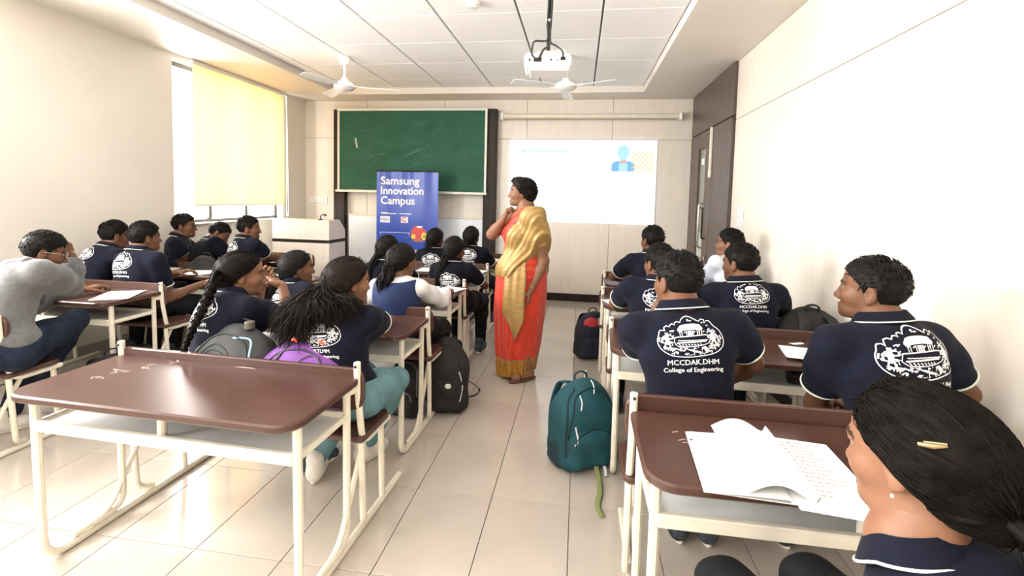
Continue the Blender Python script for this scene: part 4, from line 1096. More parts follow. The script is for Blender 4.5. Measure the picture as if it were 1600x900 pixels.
    if shirt == 'polo':
        G = collar_mesh(N-base+up*.006-t*.004, RN, neckr*1.14, .036); cm = MB().sheet(G, .004); cm.build('collar', sm, so, 60)
        E_ = G[:, 3]*.25+G[:, 4]*.75; out = E_-(N-base); out = out-np.outer(out@up, up); out /= np.linalg.norm(out, axis=1)[:, None]
        MB().tube(E_+out*.0035, .0024, 5).build('collar_stripe', M_STRIPE, so, 60)
        for s in ends:
            e, d_, r2 = ends[s]; a1 = nrm(np.cross(d_, [.2, .3, .9])); a2 = np.cross(d_, a1)
            MB().tube([e-base-d_*.004+(a1*math.cos(q)+a2*math.sin(q))*(r2+.001) for q in np.linspace(0, 2*PI, 25)], .0035, 5, cap=False).build('sleeve_band', M_STRIPE, so, 60)
    if shirt == 'polo' and printed:
        po = back_print(sv-base, sq, mid(.815)-base+r_*print_dx+t*print_y, RT, (.205 if fem else .218)*wide*print_s, so, l1, det=1 if res < .01 else .7)
    if over_vest:
        f = Field(lo-.02, hi+.02, res); torso(f, .019); f.plane(N-t*.012, t); f.plane(P-t*.03, -t)
        for s in (-1, 1): f.plane(SH[s]+r_*s*.002, nrm(r_*s+t*.15))
        v, q = f.mesh(); mesh_obj('vest', v-base, q, over_vest, root, 180)
    # ---- trousers and shoes
    pts = [q for s in (-1, 1) for q in LEG[s][:3]]+[P]; f = Field(np.min(pts, 0)-.16, np.max(pts, 0)+.16, max(res, .010))
    f.ell(P, (.165*wide, .118, .105), rB, 0)
    for s in (-1, 1):
        hip, kn, an, toe = LEG[s]; f.chain([hip, hip+(kn-hip)*.5, kn], [.096, .086, .066], .05); f.chain([kn, kn+(an-kn)*.3, an+(kn-an)*.06], [.066, .064, .050], .02)
    f.wrinkle(.003, 40, sd)
    f.plane((0, 0, .095), (0, 0, -1)); v, q = f.mesh(); mesh_obj('trousers', v-base, q, trousers, root, 180)
    for s in (-1, 1):
        hip, kn, an, toe = LEG[s]; T = nrm([toe[0], toe[1], 0]); A0 = np.array([an[0], an[1], .0]); Rs = np.stack([np.cross(T, [0, 0, 1]), T, [0, 0, 1.]], 1)
        f = Field(A0-.22, A0+np.array([.22, .22, .16]), max(.006, res*.7)); L = lambda *p: A0+Rs@np.array(p)
        f.chain([L(0, -.045, .045), L(0, .06, .040), L(0, .135, .032)], [.038, .040, .031], .02); f.cone(L(0, -.025, .06), L(0, -.03, .115), .040, .044, .03)
        f.plane((0, 0, .012), (0, 0, -1)); v, q = f.mesh(); sh = mesh_obj('shoe', v-base, q, shoes, root, 180)
        O_ = np.array([(.037*math.cos(t_)*(1+.05*math.sin(t_)), .045+.122*math.sin(t_)) for t_ in np.linspace(0, 2*PI, 26)[:-1]])
        MB().prism(O_, .002, .032, .008, M=(A0-base, Rs)).build('sole', M_SHOEW, sh)
    # ---- hair
    hm = hair_m or M_HAIR
    if hair == 'male' or hair == 'curly':
        parts, b = hair_male(O, R, hs, max(.0045, res*.55), seed=sd, tufts=tufts, t=.011 if hair == 'male' else .016, top=.018 if hair == 'male' else .024)
    else:
        parts = hair_female(O, R, hs, max(.0045, res*.55), seed=sd, vol=.004); b = MB()
        L = lambda *p: np.array(p, float)
        st = [L(x*.06, .075-.02*abs(x), .085) for x in np.linspace(-1, 1, 7)]+[L(s*.07, .045, .05) for s in (-1, 1)]+[L(s*.078, .015, .02) for s in (-1, 1)]+[L(s*.01, y_, .115) for s in (-1, 1) for y_ in (.0, .03, .06)]+[L(s*.06, -.02, -.04) for s in (-1, 1)]
        b = combed(O, R, hs, st, [L(0, -.108, -.05), L(.012, -.106, -.056), L(-.012, -.106, -.044)], .0118, int(260 if res < .009 else 90), .0015, sd, surf=parts[0])
    if tail: tail(b, O, R, hs, sd, t, f_, r_, N) if key != 'fg' else tail(b, O, R, hs, sd, t, f_, r_, N, parts[0])
    v, q = join(parts); F = [tuple(x) for x in q.tolist()]; mb = MB(); mb.v = [tuple(x) for x in (v-base).tolist()]; mb.f = F; mb.m = [0]*len(F)
    if b.v: mb.add(np.array(b.v)-base, b.f)
    ho = mb.build('hair', hm, root, 180)
    PEOPLE[key] = dict(root=root, O=O, R=R, N=N, P=P, RT=RT, base=base, shirt=so, ARM=ARM, hair=ho, tl=tl, hs=hs, mid=mid, SH=SH)
    print('PERSON %s torso %.2f head %s pelvis %s' % (key, tl, np.round(O, 2), np.round(P, 2)))
    return root
# ------------------------------------------------------------------ who sits where
def ptail(path, n=46, spread=(.012, .026, .030, .022, .006), wav=.003, r=.0032, tie=True, freq=14):
    """ponytail hanging from the back of the head; path in (right, forward, up) offsets in body axes"""
    def f(b, O, R, hs, sd, t, f_, r_, N):
        root = O+R@(np.array([0, -.116, -.050])*hs)
        P = [O+R@(np.array([0, -.098, -.036])*hs), root]+[root+r_*x+f_*y+np.array([0, 0, z]) for x, y, z in path]
        mass(b, P, sd, max(12, n//3), .0090, spread, wav, freq, n)
        if tie: b.tube([root+(P[1]-P[0])*k for k in (-.5, 0, .5)], [.017, .019, .017], 10)
    return f
def braid_tail(pts, r0=.024, r1=.009, n=16):
    def f(b, O, R, hs, sd, t, f_, r_, N):
        root = O+R@(np.array([0, -.100, -.050])*hs); C = catmull([root]+[np.array(p) for p in pts], 14); m = len(C)
        L = np.r_[0, np.cumsum(np.linalg.norm(np.diff(C, axis=0), axis=1))]; T = nrm(C[-1]-C[0]); a = nrm(np.cross(T, f_)); c = np.cross(T, a); tot = L[-1]
        mass(b, [O+R@(np.array([0, -.07, .0])*hs)]+[p for p in C[:int(m*.42)]], sd, 26, .011, (.030, .030, .026, .018, .010), .002, 6, 60, .0010); s = np.linspace(tot*.22, tot, 130); Q = np.stack([np.interp(s, L, C[:, i]) for i in range(3)], 1); rr = np.interp(s, [0, .3*tot, tot], [r0, r0, r1])
        for k in range(3):
            ph = 2*PI*k/3+2*PI*s*9.5/ max(tot, .3)*.62
            W = Q+(np.sin(ph)*rr*.62)[:, None]*a+(np.sin(2*ph)*rr*.34)[:, None]*c
            for q in range(5):
                o = (a*math.cos(q*1.26)+c*math.sin(q*1.26))*.30; b.tube(W+o[None, :]*rr[:, None], rr*.36, 5)
        lock([Q[-1], Q[-1]+T*.06, Q[-1]+T*.11+np.array([0, 0, -.01])], .0018, sd, 20, (.006, .012, .004), 0, 10, b)
        rnd = np.random.RandomState(sd)
        for _ in range(26):
            i = rnd.randint(0, 118); p = Q[i]; d = nrm(rnd.normal(0, 1, 3)); b.tube([p+d*rr[i]*.7, p+d*rr[i]*1.2+T*.01, p+d*(rr[i]*1.3+.006)+T*.03], [.0011, .0009, .0004], 3)
    return f

# right block
person('big', 'boy in navy polo resting chin on left hand, full back print, behind the open notebook', (1058, 440), 1.98, 27, 4, 0, (.47, 1.90, .56), 0, skin=1, res=.0065, wide=1.10, hairseed=3,
       arms=dict(L=dict(elbow=(.30, 2.22, .77), hand=at(1034, 474, 2.10), dir=(.25, -.1, .95), palm=(.9, -.3, 0), curl=(.9, 1.0, 1.0, 1.0), fine=True),
                 R=dict(elbow=at(1176, 566, 2.02), hand=(.66, 2.24, .635))),
       legs=dict(L=dict(knee=(.40, 2.31, .49), ankle=(.47, 2.09, .085), toe=(-.1, 1, 0)), R=dict(knee=(.62, 2.33, .49), ankle=(.60, 2.09, .085), toe=(.1, 1, 0))), beard=.9)
person('m21', 'boy in navy polo turned in profile beside the white right wall', (1362, 454), 1.88, 50, -2, 0, (1.12, 1.80, .56), 11, skin=1, res=.0065, wide=1.08, hairseed=17, print_dx=.015, print_s=1.2, slump=.045,
       arms=dict(L=dict(elbow=at(1272, 640, 1.98), hand=(1.10, 2.18, .63)), R=dict(hand=(1.34, 2.12, .64))), beard=.85)
person('m20', 'boy in navy polo with full back print, next to black backpack on bench', (1156, 412), 2.98, 38, 2, 0, (1.00, 2.95, .56), 3, skin=1, hairseed=29, wide=1.08, print_s=.82, print_y=.035, arms=dict(L=dict(hand=(.82, 3.46, .76)), R=dict(hand=(1.22, 3.40, .76))), beard=.8)
person('m17', 'boy in navy polo mostly hidden behind the boy resting his chin', (1030, 412), 2.98, 24, 2, 0, (.44, 2.95, .56), 0, skin=1, hairseed=37, arms=dict(L=dict(elbow=(.26, 3.18, .79), hand=(.52, 3.45, .755))))
person('m16', 'boy in navy polo in the foremost bench of the right block, left arm on desk', (1019, 376), 4.02, 26, 0, 0, (.60, 3.96, .56), 5, skin=1, hairseed=45, print_dx=.02, arms=dict(L=dict(elbow=(.30, 4.24, .79), hand=(.55, 4.42, .755))))
person('white', 'boy in pale grey long-sleeved shirt by right wall below the switch plate', (1140, 381), 4.06, 56, -2, 0, (1.20, 3.96, .56), 30, skin=0, hairseed=51, shirt='long', shirt_m=M_PALE, printed=False, arms=dict(L=dict(elbow=at(1100, 440, 4.12), hand=(.86, 4.40, .76))))
# girl in the near right corner
def fg_tail(b, O, R, hs, sd, t, f_, r_, N, surf):
    root = O+R@(np.array([0, -.135, -.045])*hs)
    P = [O+R@(np.array([0, -.11, -.03])*hs), root, root+r_*.02-f_*.045+np.array([0, 0, -.05]), root+r_*.035-f_*.055+np.array([0, 0, -.13]), root+r_*.04-f_*.045+np.array([0, 0, -.24])]
    mass(b, P, sd, 40, .010, (.018, .026, .044, .050, .020), .004, 10, 220, .0009, 8)
    b.tube([root+R@np.array([0, k, k*.5]) for k in (-.018, -.009, 0, .009)], [.020, .027, .027, .021], 12)
    L = lambda *p: np.array(p, float); st = [L(x*.07, .07-.03*abs(x), .082) for x in np.linspace(-1, 1, 9)]+[L(s*.078, .02+y_, .03) for s in (-1, 1) for y_ in (0, .03)]+[L(s*.006, y_, .115) for s in (-1, 1) for y_ in (-.02, .02, .05)]+[L(s*.065, -.03, -.055) for s in (-1, 1)]
    c = combed(O, R, hs, st, [L(0, -.125, -.03), L(.02, -.12, -.036), L(-.02, -.12, -.03)], .0125, 950, .0010, sd+1, .0, surf); b.add(c.v, c.f)
    for s in (-1, 1):   # puffed twists at the back of the head
        for k in range(3):
            q = [O+R@(np.array([s*(.078-.012*k), -.035-.012*k, .045-.045*k])*hs), O+R@(np.array([s*(.066-.012*k), -.085, .025-.035*k])*hs), O+R@(np.array([s*.020, -.128, -.02-.01*k])*hs)]
            mass(b, q, sd+k, 12, .0075, (.010, .014, .006), .001, 9, 26, .0008, 6)
    rnd = np.random.RandomState(4)
    for _ in range(0):
        s = rnd.choice((-1, 1)); p = O+R@(np.array([s*.06, rnd.uniform(-.06, .0), rnd.uniform(-.09, -.05)])*hs); d = R@np.array([s*.3, rnd.uniform(-.2, .5), -1])
        b.tube([p, p+d*.02, p+d*.04+R@np.array([0, rnd.uniform(-.02, .01), 0])], [.0004, .0004, .0002], 3)
    for _ in range(0):
        a = rnd.uniform(0, 2*PI); p = O+R@(np.array([.088*math.cos(a), -.012+.100*math.sin(a), .05+.03*rnd.rand()])*hs); d = nrm(rnd.normal(0, 1, 3)+np.array([0, 0, 1.2])); b.tube([p, p+d*.02, p+d*.03+rnd.normal(0, .006, 3)], [.0003, .0003, .0001], 3)
person('fg', 'girl in navy polo with hair clips and ponytail, seen from behind beside an open notebook', (1432, 712), .83, 30, 8, 0, (.74, .68, .56), 26, fem=True, skin=0, res=.006, hair='female', tail=fg_tail, hair_m=M_HAIRB, printed=False, hs=.97, noff=(-.035, .02, -.03), neck_len=.118, rhead=.0033, trousers=M_BLK,
       arms=dict(L=dict(hand=(.66, .92, .60)), R=dict(hand=(.80, .96, .60))), legs=dict(L=dict(knee=(.385, 1.16, .53), ankle=(.38, 1.16, .085)), R=dict(knee=(.60, 1.20, .535), ankle=(.60, 1.24, .085))))

# aisle block
L_HANDS = at(421, 434, 2.36)
person('braid', 'girl with long braid clasping both hands in front of her face, navy polo', (380, 428), 2.13, -50, 4, 0, (-1.66, 1.985, .56), -26, fem=True, skin=0, res=.0065, hair='female', hair_m=M_HAIRB, slump=.05, l1='MCCDAK.DHM',
       arms=dict(R=dict(elbow=at(455, 500, 2.30), hand=at(441, 446, 2.34), dir=(-.75, .2, .35), palm=(-.2, -.2, -.9), curl=(.7, .75, .8, .8), fine=True),
                 L=dict(elbow=at(399, 485, 2.44), hand=at(409, 446, 2.38), dir=(.45, .1, .85), palm=(.5, -.8, 0), curl=(.5, .6, .7, .8), fine=True)),
       tail=braid_tail([at(338, 432, 2.0), at(322, 470, 1.93), at(303, 510, 1.86), at(287, 548, 1.84), at(276, 585, 1.84)]))
def wavy_tail(b, O, R, hs, sd, t, f_, r_, N):
    root = O+R@(np.array([0, -.108, -.035])*hs)
    for j, (tx, dn, bk) in enumerate([(-.20, -.26, -.09), (-.13, -.30, -.12), (-.06, -.29, -.13), (.0, -.24, -.13), (.06, -.20, -.12), (.12, -.22, -.10), (.17, -.17, -.03), (-.17, -.18, -.08), (-.24, -.20, -.05)]):
        P = [O+R@(np.array([0, -.085, -.01])*hs), root, root+r_*tx*.35+f_*(bk*.45)+np.array([0, 0, -.05]), root+r_*tx*.85+f_*bk*.8+np.array([0, 0, dn*.5]), root+r_*tx*1.15+f_*bk*.85+np.array([0, 0, dn])]
        mass(b, P, sd+j, 40, .0046, (.012, .036, .056, .054, .034), .009, 17, 150, .0011, 8)
person('wavy', 'girl with loose wavy hair in navy polo and teal jeans, beside purple backpack', (545, 440), 2.06, -36, 4, 0, (-1.03, 1.985, .56), -10, fem=True, skin=0, res=.0065, hair='female', hair_m=M_HAIRW, trousers=M_TEAL, shoes=M_SHOEW, l1='MCKTLMM', print_y=-.035, print_dx=-.01, slump=.045, tail=wavy_tail,
       arms=dict(R=dict(elbow=at(606, 508, 2.36), hand=(-1.10, 2.60, .76)), L=dict(hand=(-1.25, 2.52, .76))),
       legs=dict(R=dict(knee=(-.93, 2.32, .50), ankle=(-1.13, 2.40, .09), toe=(.35, 1, 0)), L=dict(knee=(-1.14, 2.38, .495), ankle=(-1.31, 2.20, .09), toe=(-.3, 1, 0))))
person('pony', 'girl with side ponytail in navy polo beyond the girl clasping her hands', (466, 418), 2.96, -46, 2, 0, (-1.84, 2.96, .56), -22, fem=True, skin=1, hair='female', tail=ptail([(-.01, -.05, -.05), (-.05, -.06, -.14), (-.10, -.07, -.26), (-.12, -.06, -.36)], wav=.006, spread=(.012, .026, .034, .036, .02)), print_y=-.02)
person('vest', 'girl with ponytail in white-sleeved shirt under a navy blue vest', (629, 408), 2.98, -24, 8, 0, (-1.15, 2.965, .56), -4, fem=True, skin=1, shirt='long', shirt_m=M_WHITEC, over_vest=M_VEST, hair='female', printed=False, slump=.05, tail=ptail([(.0, -.045, -.06), (-.01, -.05, -.14), (.0, -.045, -.22)], n=90, spread=(.016, .040, .048, .042, .016), wav=.008, r=.0036),
       arms=dict(R=dict(elbow=at(690, 470, 3.16), hand=(-.98, 3.52, .76)), L=dict(elbow=at(585, 470, 3.2), hand=(-1.2, 3.5, .76))))
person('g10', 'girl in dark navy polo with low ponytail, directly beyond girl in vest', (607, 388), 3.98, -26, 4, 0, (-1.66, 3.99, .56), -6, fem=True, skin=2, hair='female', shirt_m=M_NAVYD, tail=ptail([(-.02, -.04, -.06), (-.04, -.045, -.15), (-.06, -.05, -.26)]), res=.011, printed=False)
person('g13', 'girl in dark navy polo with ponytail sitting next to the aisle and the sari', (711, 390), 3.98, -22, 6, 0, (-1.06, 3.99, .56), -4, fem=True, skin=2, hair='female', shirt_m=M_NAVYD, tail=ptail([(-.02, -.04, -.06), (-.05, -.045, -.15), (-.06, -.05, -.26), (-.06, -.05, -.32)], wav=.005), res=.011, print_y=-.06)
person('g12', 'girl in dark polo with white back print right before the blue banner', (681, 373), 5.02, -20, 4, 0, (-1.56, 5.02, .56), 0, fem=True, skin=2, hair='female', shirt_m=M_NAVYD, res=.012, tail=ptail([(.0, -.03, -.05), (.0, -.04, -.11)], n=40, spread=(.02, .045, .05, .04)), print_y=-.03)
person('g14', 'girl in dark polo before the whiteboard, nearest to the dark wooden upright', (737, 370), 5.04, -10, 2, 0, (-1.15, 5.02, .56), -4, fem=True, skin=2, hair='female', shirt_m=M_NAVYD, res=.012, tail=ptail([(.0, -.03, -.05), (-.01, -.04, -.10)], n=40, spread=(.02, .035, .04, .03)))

# left block
person('hood', 'boy in grey hoodie and dark jeans leaning forehead on his right hand', (70, 394), 2.40, -34, 16, 0, (-3.12, 2.17, .56), -28, skin=1, res=.0065, shirt='hoodie', shirt_m=M_GREY, trousers=M_JEAN, shoes=M_SHOEW, printed=False, hairseed=61, slump=.07, wide=1.04,
       arms=dict(R=dict(elbow=at(128, 452, 2.66), hand=at(112, 402, 2.58), dir=(-.25, -.1, .95), palm=(-.9, -.35, 0), curl=(.5, .55, .6, .7), fine=True), L=dict(hand=(-3.45, 2.82, .76))),
       legs=dict(R=dict(knee=at(118, 500, 2.56), ankle=at(50, 612, 2.44), toe=(.3, 1, 0)), L=dict(knee=(-3.42, 2.50, .53), ankle=(-3.36, 2.30, .09))))
person('b2', 'boy in navy polo leaning towards the left wall, partly behind curly-haired neighbour', (180, 368), 3.42, -24, 4, 0, (-3.86, 3.22, .56), -17, skin=1, hairseed=71, print_dx=-.02, slump=.05)
person('b3', 'boy with short curly hair in navy polo, white band at right sleeve and back print', (227, 371), 3.30, -22, 0, 0, (-3.42, 3.22, .56), -10, skin=1, hairseed=79, hair='curly', wide=1.08, print_dx=-.02, arms=dict(R=dict(elbow=at(262, 468, 3.30), hand=(-3.15, 3.62, .70))))
person('b4', 'boy in glasses and navy polo sitting in profile by the bright window', (288, 353), 4.26, -62, 2, 0, (-3.99, 4.25, .56), -58, skin=1, hairseed=83, res=.011, printed=False, slump=.02, arms=dict(R=dict(elbow=at(290, 402, 4.2), hand=at(312, 408, 4.4))))
person('b5', 'boy slumped forward with bowed head between two neighbours under the window', (342, 366), 4.42, -66, 34, -14, (-3.62, 4.25, .56), -38, skin=1, hairseed=89, res=.011, shirt_m=M_NAVYD, printed=False, slump=.09)
person('b6', 'boy in navy polo next to the lectern, in profile with papers before him', (389, 357), 4.32, -58, 2, 0, (-3.27, 4.25, .56), -22, skin=1, hairseed=97, res=.010, print_dx=-.02, arms=dict(R=dict(elbow=at(420, 400, 4.5), hand=(-3.25, 4.85, .76))))
def glasses(k, m):
    p = PEOPLE[k]; L = lambda *q: p['O']-p['base']+p['R']@np.array(q); b = MB()
    for s in (-1, 1):
        b.tube([L(s*(.032+.022*math.cos(a)), .098, .003+.017*math.sin(a)) for a in np.linspace(0, 2*PI, 17)], .0016, 5, cap=False)
        b.tube([L(s*.054, .097, .006), L(s*.078, .06, .008), L(s*.082, -.005, .006)], .0015, 5)
    b.tube([L(-.010, .099, .006), L(.010, .099, .006)], .0015, 5); b.build('glasses', m, p['root'], 180)
glasses('b4', M_BLACK); glasses('hood', M_STEEL)
def bauble(k, q, r, m, name):
    p = PEOPLE[k]; MB().ell(p['O']-p['base']+p['R']@(np.array(q)*p['hs']), r, 10, 8, p['R']).build(name, m, p['root'], 180)
M_PEARL = mat('pearl', (.85, .83, .78), .2)
bauble('fg', (-.082, -.006, -.046), (.003, .003, .003), M_PEARL, 'ear_stud'); bauble('fg', (.082, -.006, -.046), (.003, .003, .003), M_PEARL, 'ear_stud')
for k in ('pony', 'vest', 'wavy', 'braid'): bauble(k, (0.012, -.134, -.048), (.010, .007, .007), M_PEARL, 'hair_tie_bead')
def clip(k, a, c, m):
    p = PEOPLE[k]; L = lambda q: p['O']-p['base']+p['R']@(np.array(q)*p['hs']); b = MB(); a, c = np.array(a), np.array(c)
    b.tube([L(a), L(a*.5+c*.5+np.array([np.sign(a[0])*.004, -.002, .0])), L(c)], [.0032, .0045, .0020], 6); b.tube([L(a*.8+c*.2+np.array([0, 0, .004])), L(c+np.array([0, 0, .003]))], .0015, 5); b.build('hair_clip', m, p['root'], 60)
clip('fg', (-.0885, -.052, .052), (-.075, -.082, .056), M_CLIP); clip('fg', (.083, -.060, .050), (.070, -.088, .052), M_CLIP)
# ------------------------------------------------------------------ teacher in a red and gold sari
M_SARI = mat('sari_red', (.58, .036, .012), .45, var=.12, scale=30, bump=.08, bscale=260, sheen=.3, spec=.4)
M_GOLD = mat('sari_gold', (.40, .25, .088), .4, metal=.25, var=.16, scale=16, stretch=(1, 1, 5), bump=.12, bscale=300)
M_GOLDB = mat('sari_border', (.42, .20, .030), .36, metal=.3, var=.25, scale=34, stretch=(1, 1, 3), bump=.2, bscale=120)
M_BLOUSE = mat('blouse_gold', (.36, .20, .045), .5, var=.12, scale=26)
def teacher():
    TYY = 3.83
    O = at(815, 301, TYY); R = rotz(math.radians(96))@rotx(math.radians(2)); hs = .97
    byaw = math.radians(116); rB = rotz(byaw); rb, fb = rB[:, 0], rB[:, 1]
    N = O+R@np.array([0, -.042, -.105])*hs+np.array([0, 0, -.012]); P = at(815, 438, TYY); P = np.array([P[0], P[1], .86])
    t = nrm(N-P); tl = np.linalg.norm(N-P); r_ = nrm(rb-t*(rb@t)); f_ = np.cross(r_, t)*-1; f_ = np.cross(t, r_); RT = np.stack([r_, f_, t], 1)
    root = empty('person', (P[0], P[1], 0), 0, 'woman in red and gold sari standing in the aisle, right hand at her neck', 'person'); base = np.array([P[0], P[1], 0.])
    mid = lambda u: P+(N-P)*u
    sw = .165; SH = {-1: N-t*.075-r_*sw, 1: N-t*.075+r_*sw}
    EL = at(849, 408, TYY-.10); WL = at(830, 452, TYY-.16); ER = at(769, 366, TYY+.02); WR = at(786, 343, TYY-.05)
    def torso(f, g):
        f.ell(mid(.02), (.190+g, .165+g, .15+g), RT, 0); f.ell(mid(.30), (.165+g, .140+g, .15+g), RT, .07); f.ell(mid(.64), (.158+g, .125+g, .15+g), RT, .07)
        f.ell(mid(.86), (sw*.85+g, .085+g, .075+g), RT, .05)
        for s in (-1, 1): f.ell(mid(.60)+f_*.085+r_*s*.072, (.068+g, .066+g, .070+g), None, .05); f.cone(N-t*.055+r_*s*.03, SH[s], .052+g, .056+g, .04)
    pts = [N, P, EL, ER, WL, WR]; lo = np.min(pts, 0)-.24; hi = np.max(pts, 0)+.2
    h = .0068
    f = Field(lo, hi, h); torso(f, -.010); f.cone(O+R@np.array([0, -.022, -.055])*hs, N, .052, .060, 0); f.cone(N, N-t*.07, .062, .075, .05)
    for s, E, Wr in ((-1, EL, WL), (1, ER, WR)):
        M1 = SH[s]+(E-SH[s])*.4; M2 = E+(Wr-E)*.3; f.chain([SH[s], M1, E], [.058, .056, .046], .03); f.chain([E, M2, Wr], [.046, .045, .029], .02)
    B = [f.mesh()]
    B.append(hand_mesh(WL, nrm(WL-EL), (-.10, -.05, -1), (-.9, .4, .1), False, .95, (.30, .38, .45, .55), .0035, rw=.029))
    B.append(hand_mesh(WR, nrm(WR-ER), (.35, .05, .9), (.75, .2, -.55), True, .95, (.75, .8, .9, 1.0), .0035, rw=.029))
    hv = head_field(O, R, N, hs, True, .0036, .052).mesh(); nb = sum(len(v) for v, _ in B); B.append(hv)
    f = Field((P[0]-.25, P[1]-.25, .08), (P[0]+.3, P[1]+.25, .95), .014)
    for s in (-1, 1): f.chain([P+rb*s*.07, np.array([P[0], P[1], .48])+rb*s*.075, np.array([P[0]+.04, P[1]-(.03 if s < 0 else 0), .12])+rb*s*.075], [.10, .07, .042], .03)
    B.append(f.mesh())
    for s in (-1, 1):   # feet under the hem
        A0 = np.array([P[0], P[1], 0])+rb*s*.075+np.array([.04, -.03 if s < 0 else .0, 0]); T = nrm(rB@np.array([s*.25, 1, 0])); f = Field(A0-.2, A0+.2, .006)
        f.chain([A0+T*-.03+(0, 0, .05), A0+T*.07+(0, 0, .04), A0+T*.12+(0, 0, .03)], [.034, .034, .026], .02); f.cone(A0+T*-.02+np.array([0, 0, .06]), A0+np.array([0, 0, .17]), .036, .04, .03); f.plane((0, 0, .022), (0, 0, -1)); B.append(f.mesh())
    V, Q = join(B); tint = np.ones((len(V), 3)); tint[nb:nb+len(hv[0])] = head_tint(hv[0], O, R, hs, None)
    mesh_obj('body', V-base, Q, SKIN[0], root, 180, col=tint)
    for s in (-1, 1):
        A0 = np.array([P[0], P[1], 0])+rb*s*.075+np.array([.04, -.03 if s < 0 else .0, 0]); T = nrm(rB@np.array([s*.25, 1, 0])); Rs = np.stack([np.cross(T, [0, 0, 1]), T, [0, 0, 1.]], 1)
        sd_ = MB().prism(np.array([(.040*math.cos(a), .04+.13*math.sin(a)) for a in np.linspace(0, 2*PI, 24)[:-1]]), 0.002, .022, .005, M=(A0-base, Rs))
        sd_.tube([A0-base+Rs@np.array([.042*math.cos(a), .085, .025+.050*math.sin(a)]) for a in np.linspace(0, PI, 9)], .008, 6, flat=(2, .5), up=T); sd_.build('sandal', mat('sandal_brown', (.12, .045, .02), .5), root)
        e = MB(); c = O+R@(np.array([s*.031, .0745, .003])*hs)-base; e.ell(c, (.0112*hs,)*3, 10, 8); e.mi = 1; e.ell(c+R@np.array([0, .0070, -.001])*hs, np.array((.0066, .0052, .0066))*hs, 8, 6, R); e.build('eye', [M_EYEW, M_IRIS], root, 180)
    # hair: short wavy bob
    f = Field(O-.19*hs, O+.19*hs, .0048); x, y, z = [c/hs for c in f.local(O, R)]; L = lambda *p: O+R@(np.array(p)*hs)
    f.ell(L(0, -.016, .036), np.array((.094, .108, .094))*hs, R, 0); f.ell(L(0, -.050, -.018), np.array((.084, .074, .074))*hs, R, .03); f.ell(L(0, .045, .085), np.array((.06, .05, .04))*hs, R, .03)
    yh = np.interp(z, [-.2, -.06, -.03, .0, .03, .06, .085, .1, .2], [-.055, -.048, -.012, .020, .040, .066, .088, .2, .3]).astype(np.float32)
    F = np.maximum(f.F, np.maximum((y-yh)*hs, (-.092-z)*hs)); F += (.0045*np.sin(85*x+2.5*np.sin(50*z))*np.sin(75*z+2*np.sin(60*y))).astype(np.float32); f.F = F; v, q = f.mesh()
    mb = MB(); mb.v = [tuple(a) for a in (v-base)]; mb.f = [tuple(a) for a in q.tolist()]; mb.m = [0]*len(mb.f); rnd = np.random.RandomState(9)
    k = 0
    while k < 260:
        d = nrm(rnd.normal(0, 1, 3)); p = np.array([0, -.022, .020])+d*np.array([.096, .110, .108])
        if p[1] > np.interp(p[2], [-.2, -.06, .0, .06, .085, .1, .2], [-.06, -.05, .012, .06, .085, .2, .3]) or p[2] < -.075: continue
        k += 1; cmb = nrm(np.cross(d, rnd.normal(0, 1, 3))); P3 = [p-d*.006, p+d*.003+cmb*.014, p+d*.001+cmb*.024+np.array([0, 0, -.008])]
        mb.tube([O+R@(a*hs)-base for a in P3], [.0050, .0042, .0010], 4)
    mb.build('hair', M_HAIR, root, 180)
    # blouse: torso shell and short sleeves
    f = Field(lo, hi, h); torso(f, .004)
    ends = {}
    for s, E in ((-1, EL), (1, ER)):
        e = SH[s]+(E-SH[s])*.66; f.chain([SH[s], e], [.064, .062], .035); ends[s] = (e, nrm(E-SH[s]))
    for s in ends:
        e, d_ = ends[s]; sl_, g = f.sub(e-.12, e+.12); dd = (g[0]-e[0])*d_[0]+(g[1]-e[1])*d_[1]+(g[2]-e[2])*d_[2]; rr = np.sqrt((g[0]-e[0])**2+(g[1]-e[1])**2+(g[2]-e[2])**2)
        f.F[sl_] = np.where(rr < .095, np.maximum(f.F[sl_], dd.astype(np.float32)), f.F[sl_])
    f.plane(N-t*.105+f_*.03, nrm(t+f_*.75)); f.plane(N-t*.02, t); f.plane(mid(.35), -t); v, q = f.mesh(); mesh_obj('blouse', v-base, q, M_BLOUSE, root, 180)
    # red wrap over the chest, from the right hip to the left shoulder
    nb_ = nrm(r_*.74+t*.80+f_*.10)
    f = Field(lo-.03, hi+.03, h); torso(f, .016); lx, ly, lz = f.local(mid(.5), RT)
    f.F += (.0045*np.sin(120*(lx*.74+lz*.80))*np.clip(.6+ly*3, .2, 1)).astype(np.float32)
    f.plane(N-t*.070+f_*.04, nb_); f.plane(P-t*.04, -t); f.plane(N-t*.0, t); v, q = f.mesh(); wr = mesh_obj('sari_wrap', v-base, q, M_SARI, root, 180)
    f = Field(lo-.03, hi+.03, h); torso(f, .020); f.plane(N-t*.069+f_*.04, nb_); f.plane(N-t*.069+f_*.04-nb_*.016, -nb_); f.plane(N, t); f.plane(mid(.3), -t); v, q = f.mesh(); mesh_obj('sari_edge', v-base, q, M_GOLDB, root, 180)
    # gold pallu: broad pleated band across the body, over the left shoulder and upper arm
    f = Field(lo-.05, hi+.05, h); torso(f, .036); f.ell(mid(.06), (.238, .222, .17), RT, .03)
    S = SH[-1]; E2 = S+(EL-S)*.72; f.chain([S, S+(E2-S)*.6, E2], [.083, .088, .084], .06); f.chain([S-f_*.02, S-f_*.08-t*.16], [.07, .06], .06)
    lx, ly, lz = f.local(mid(.5), RT); ac = lx*.85+lz*.45+ly*.28
    f.F += (.0042*np.sin(88*ac+3*lx)+.003*np.sin(190*ac)).astype(np.float32)
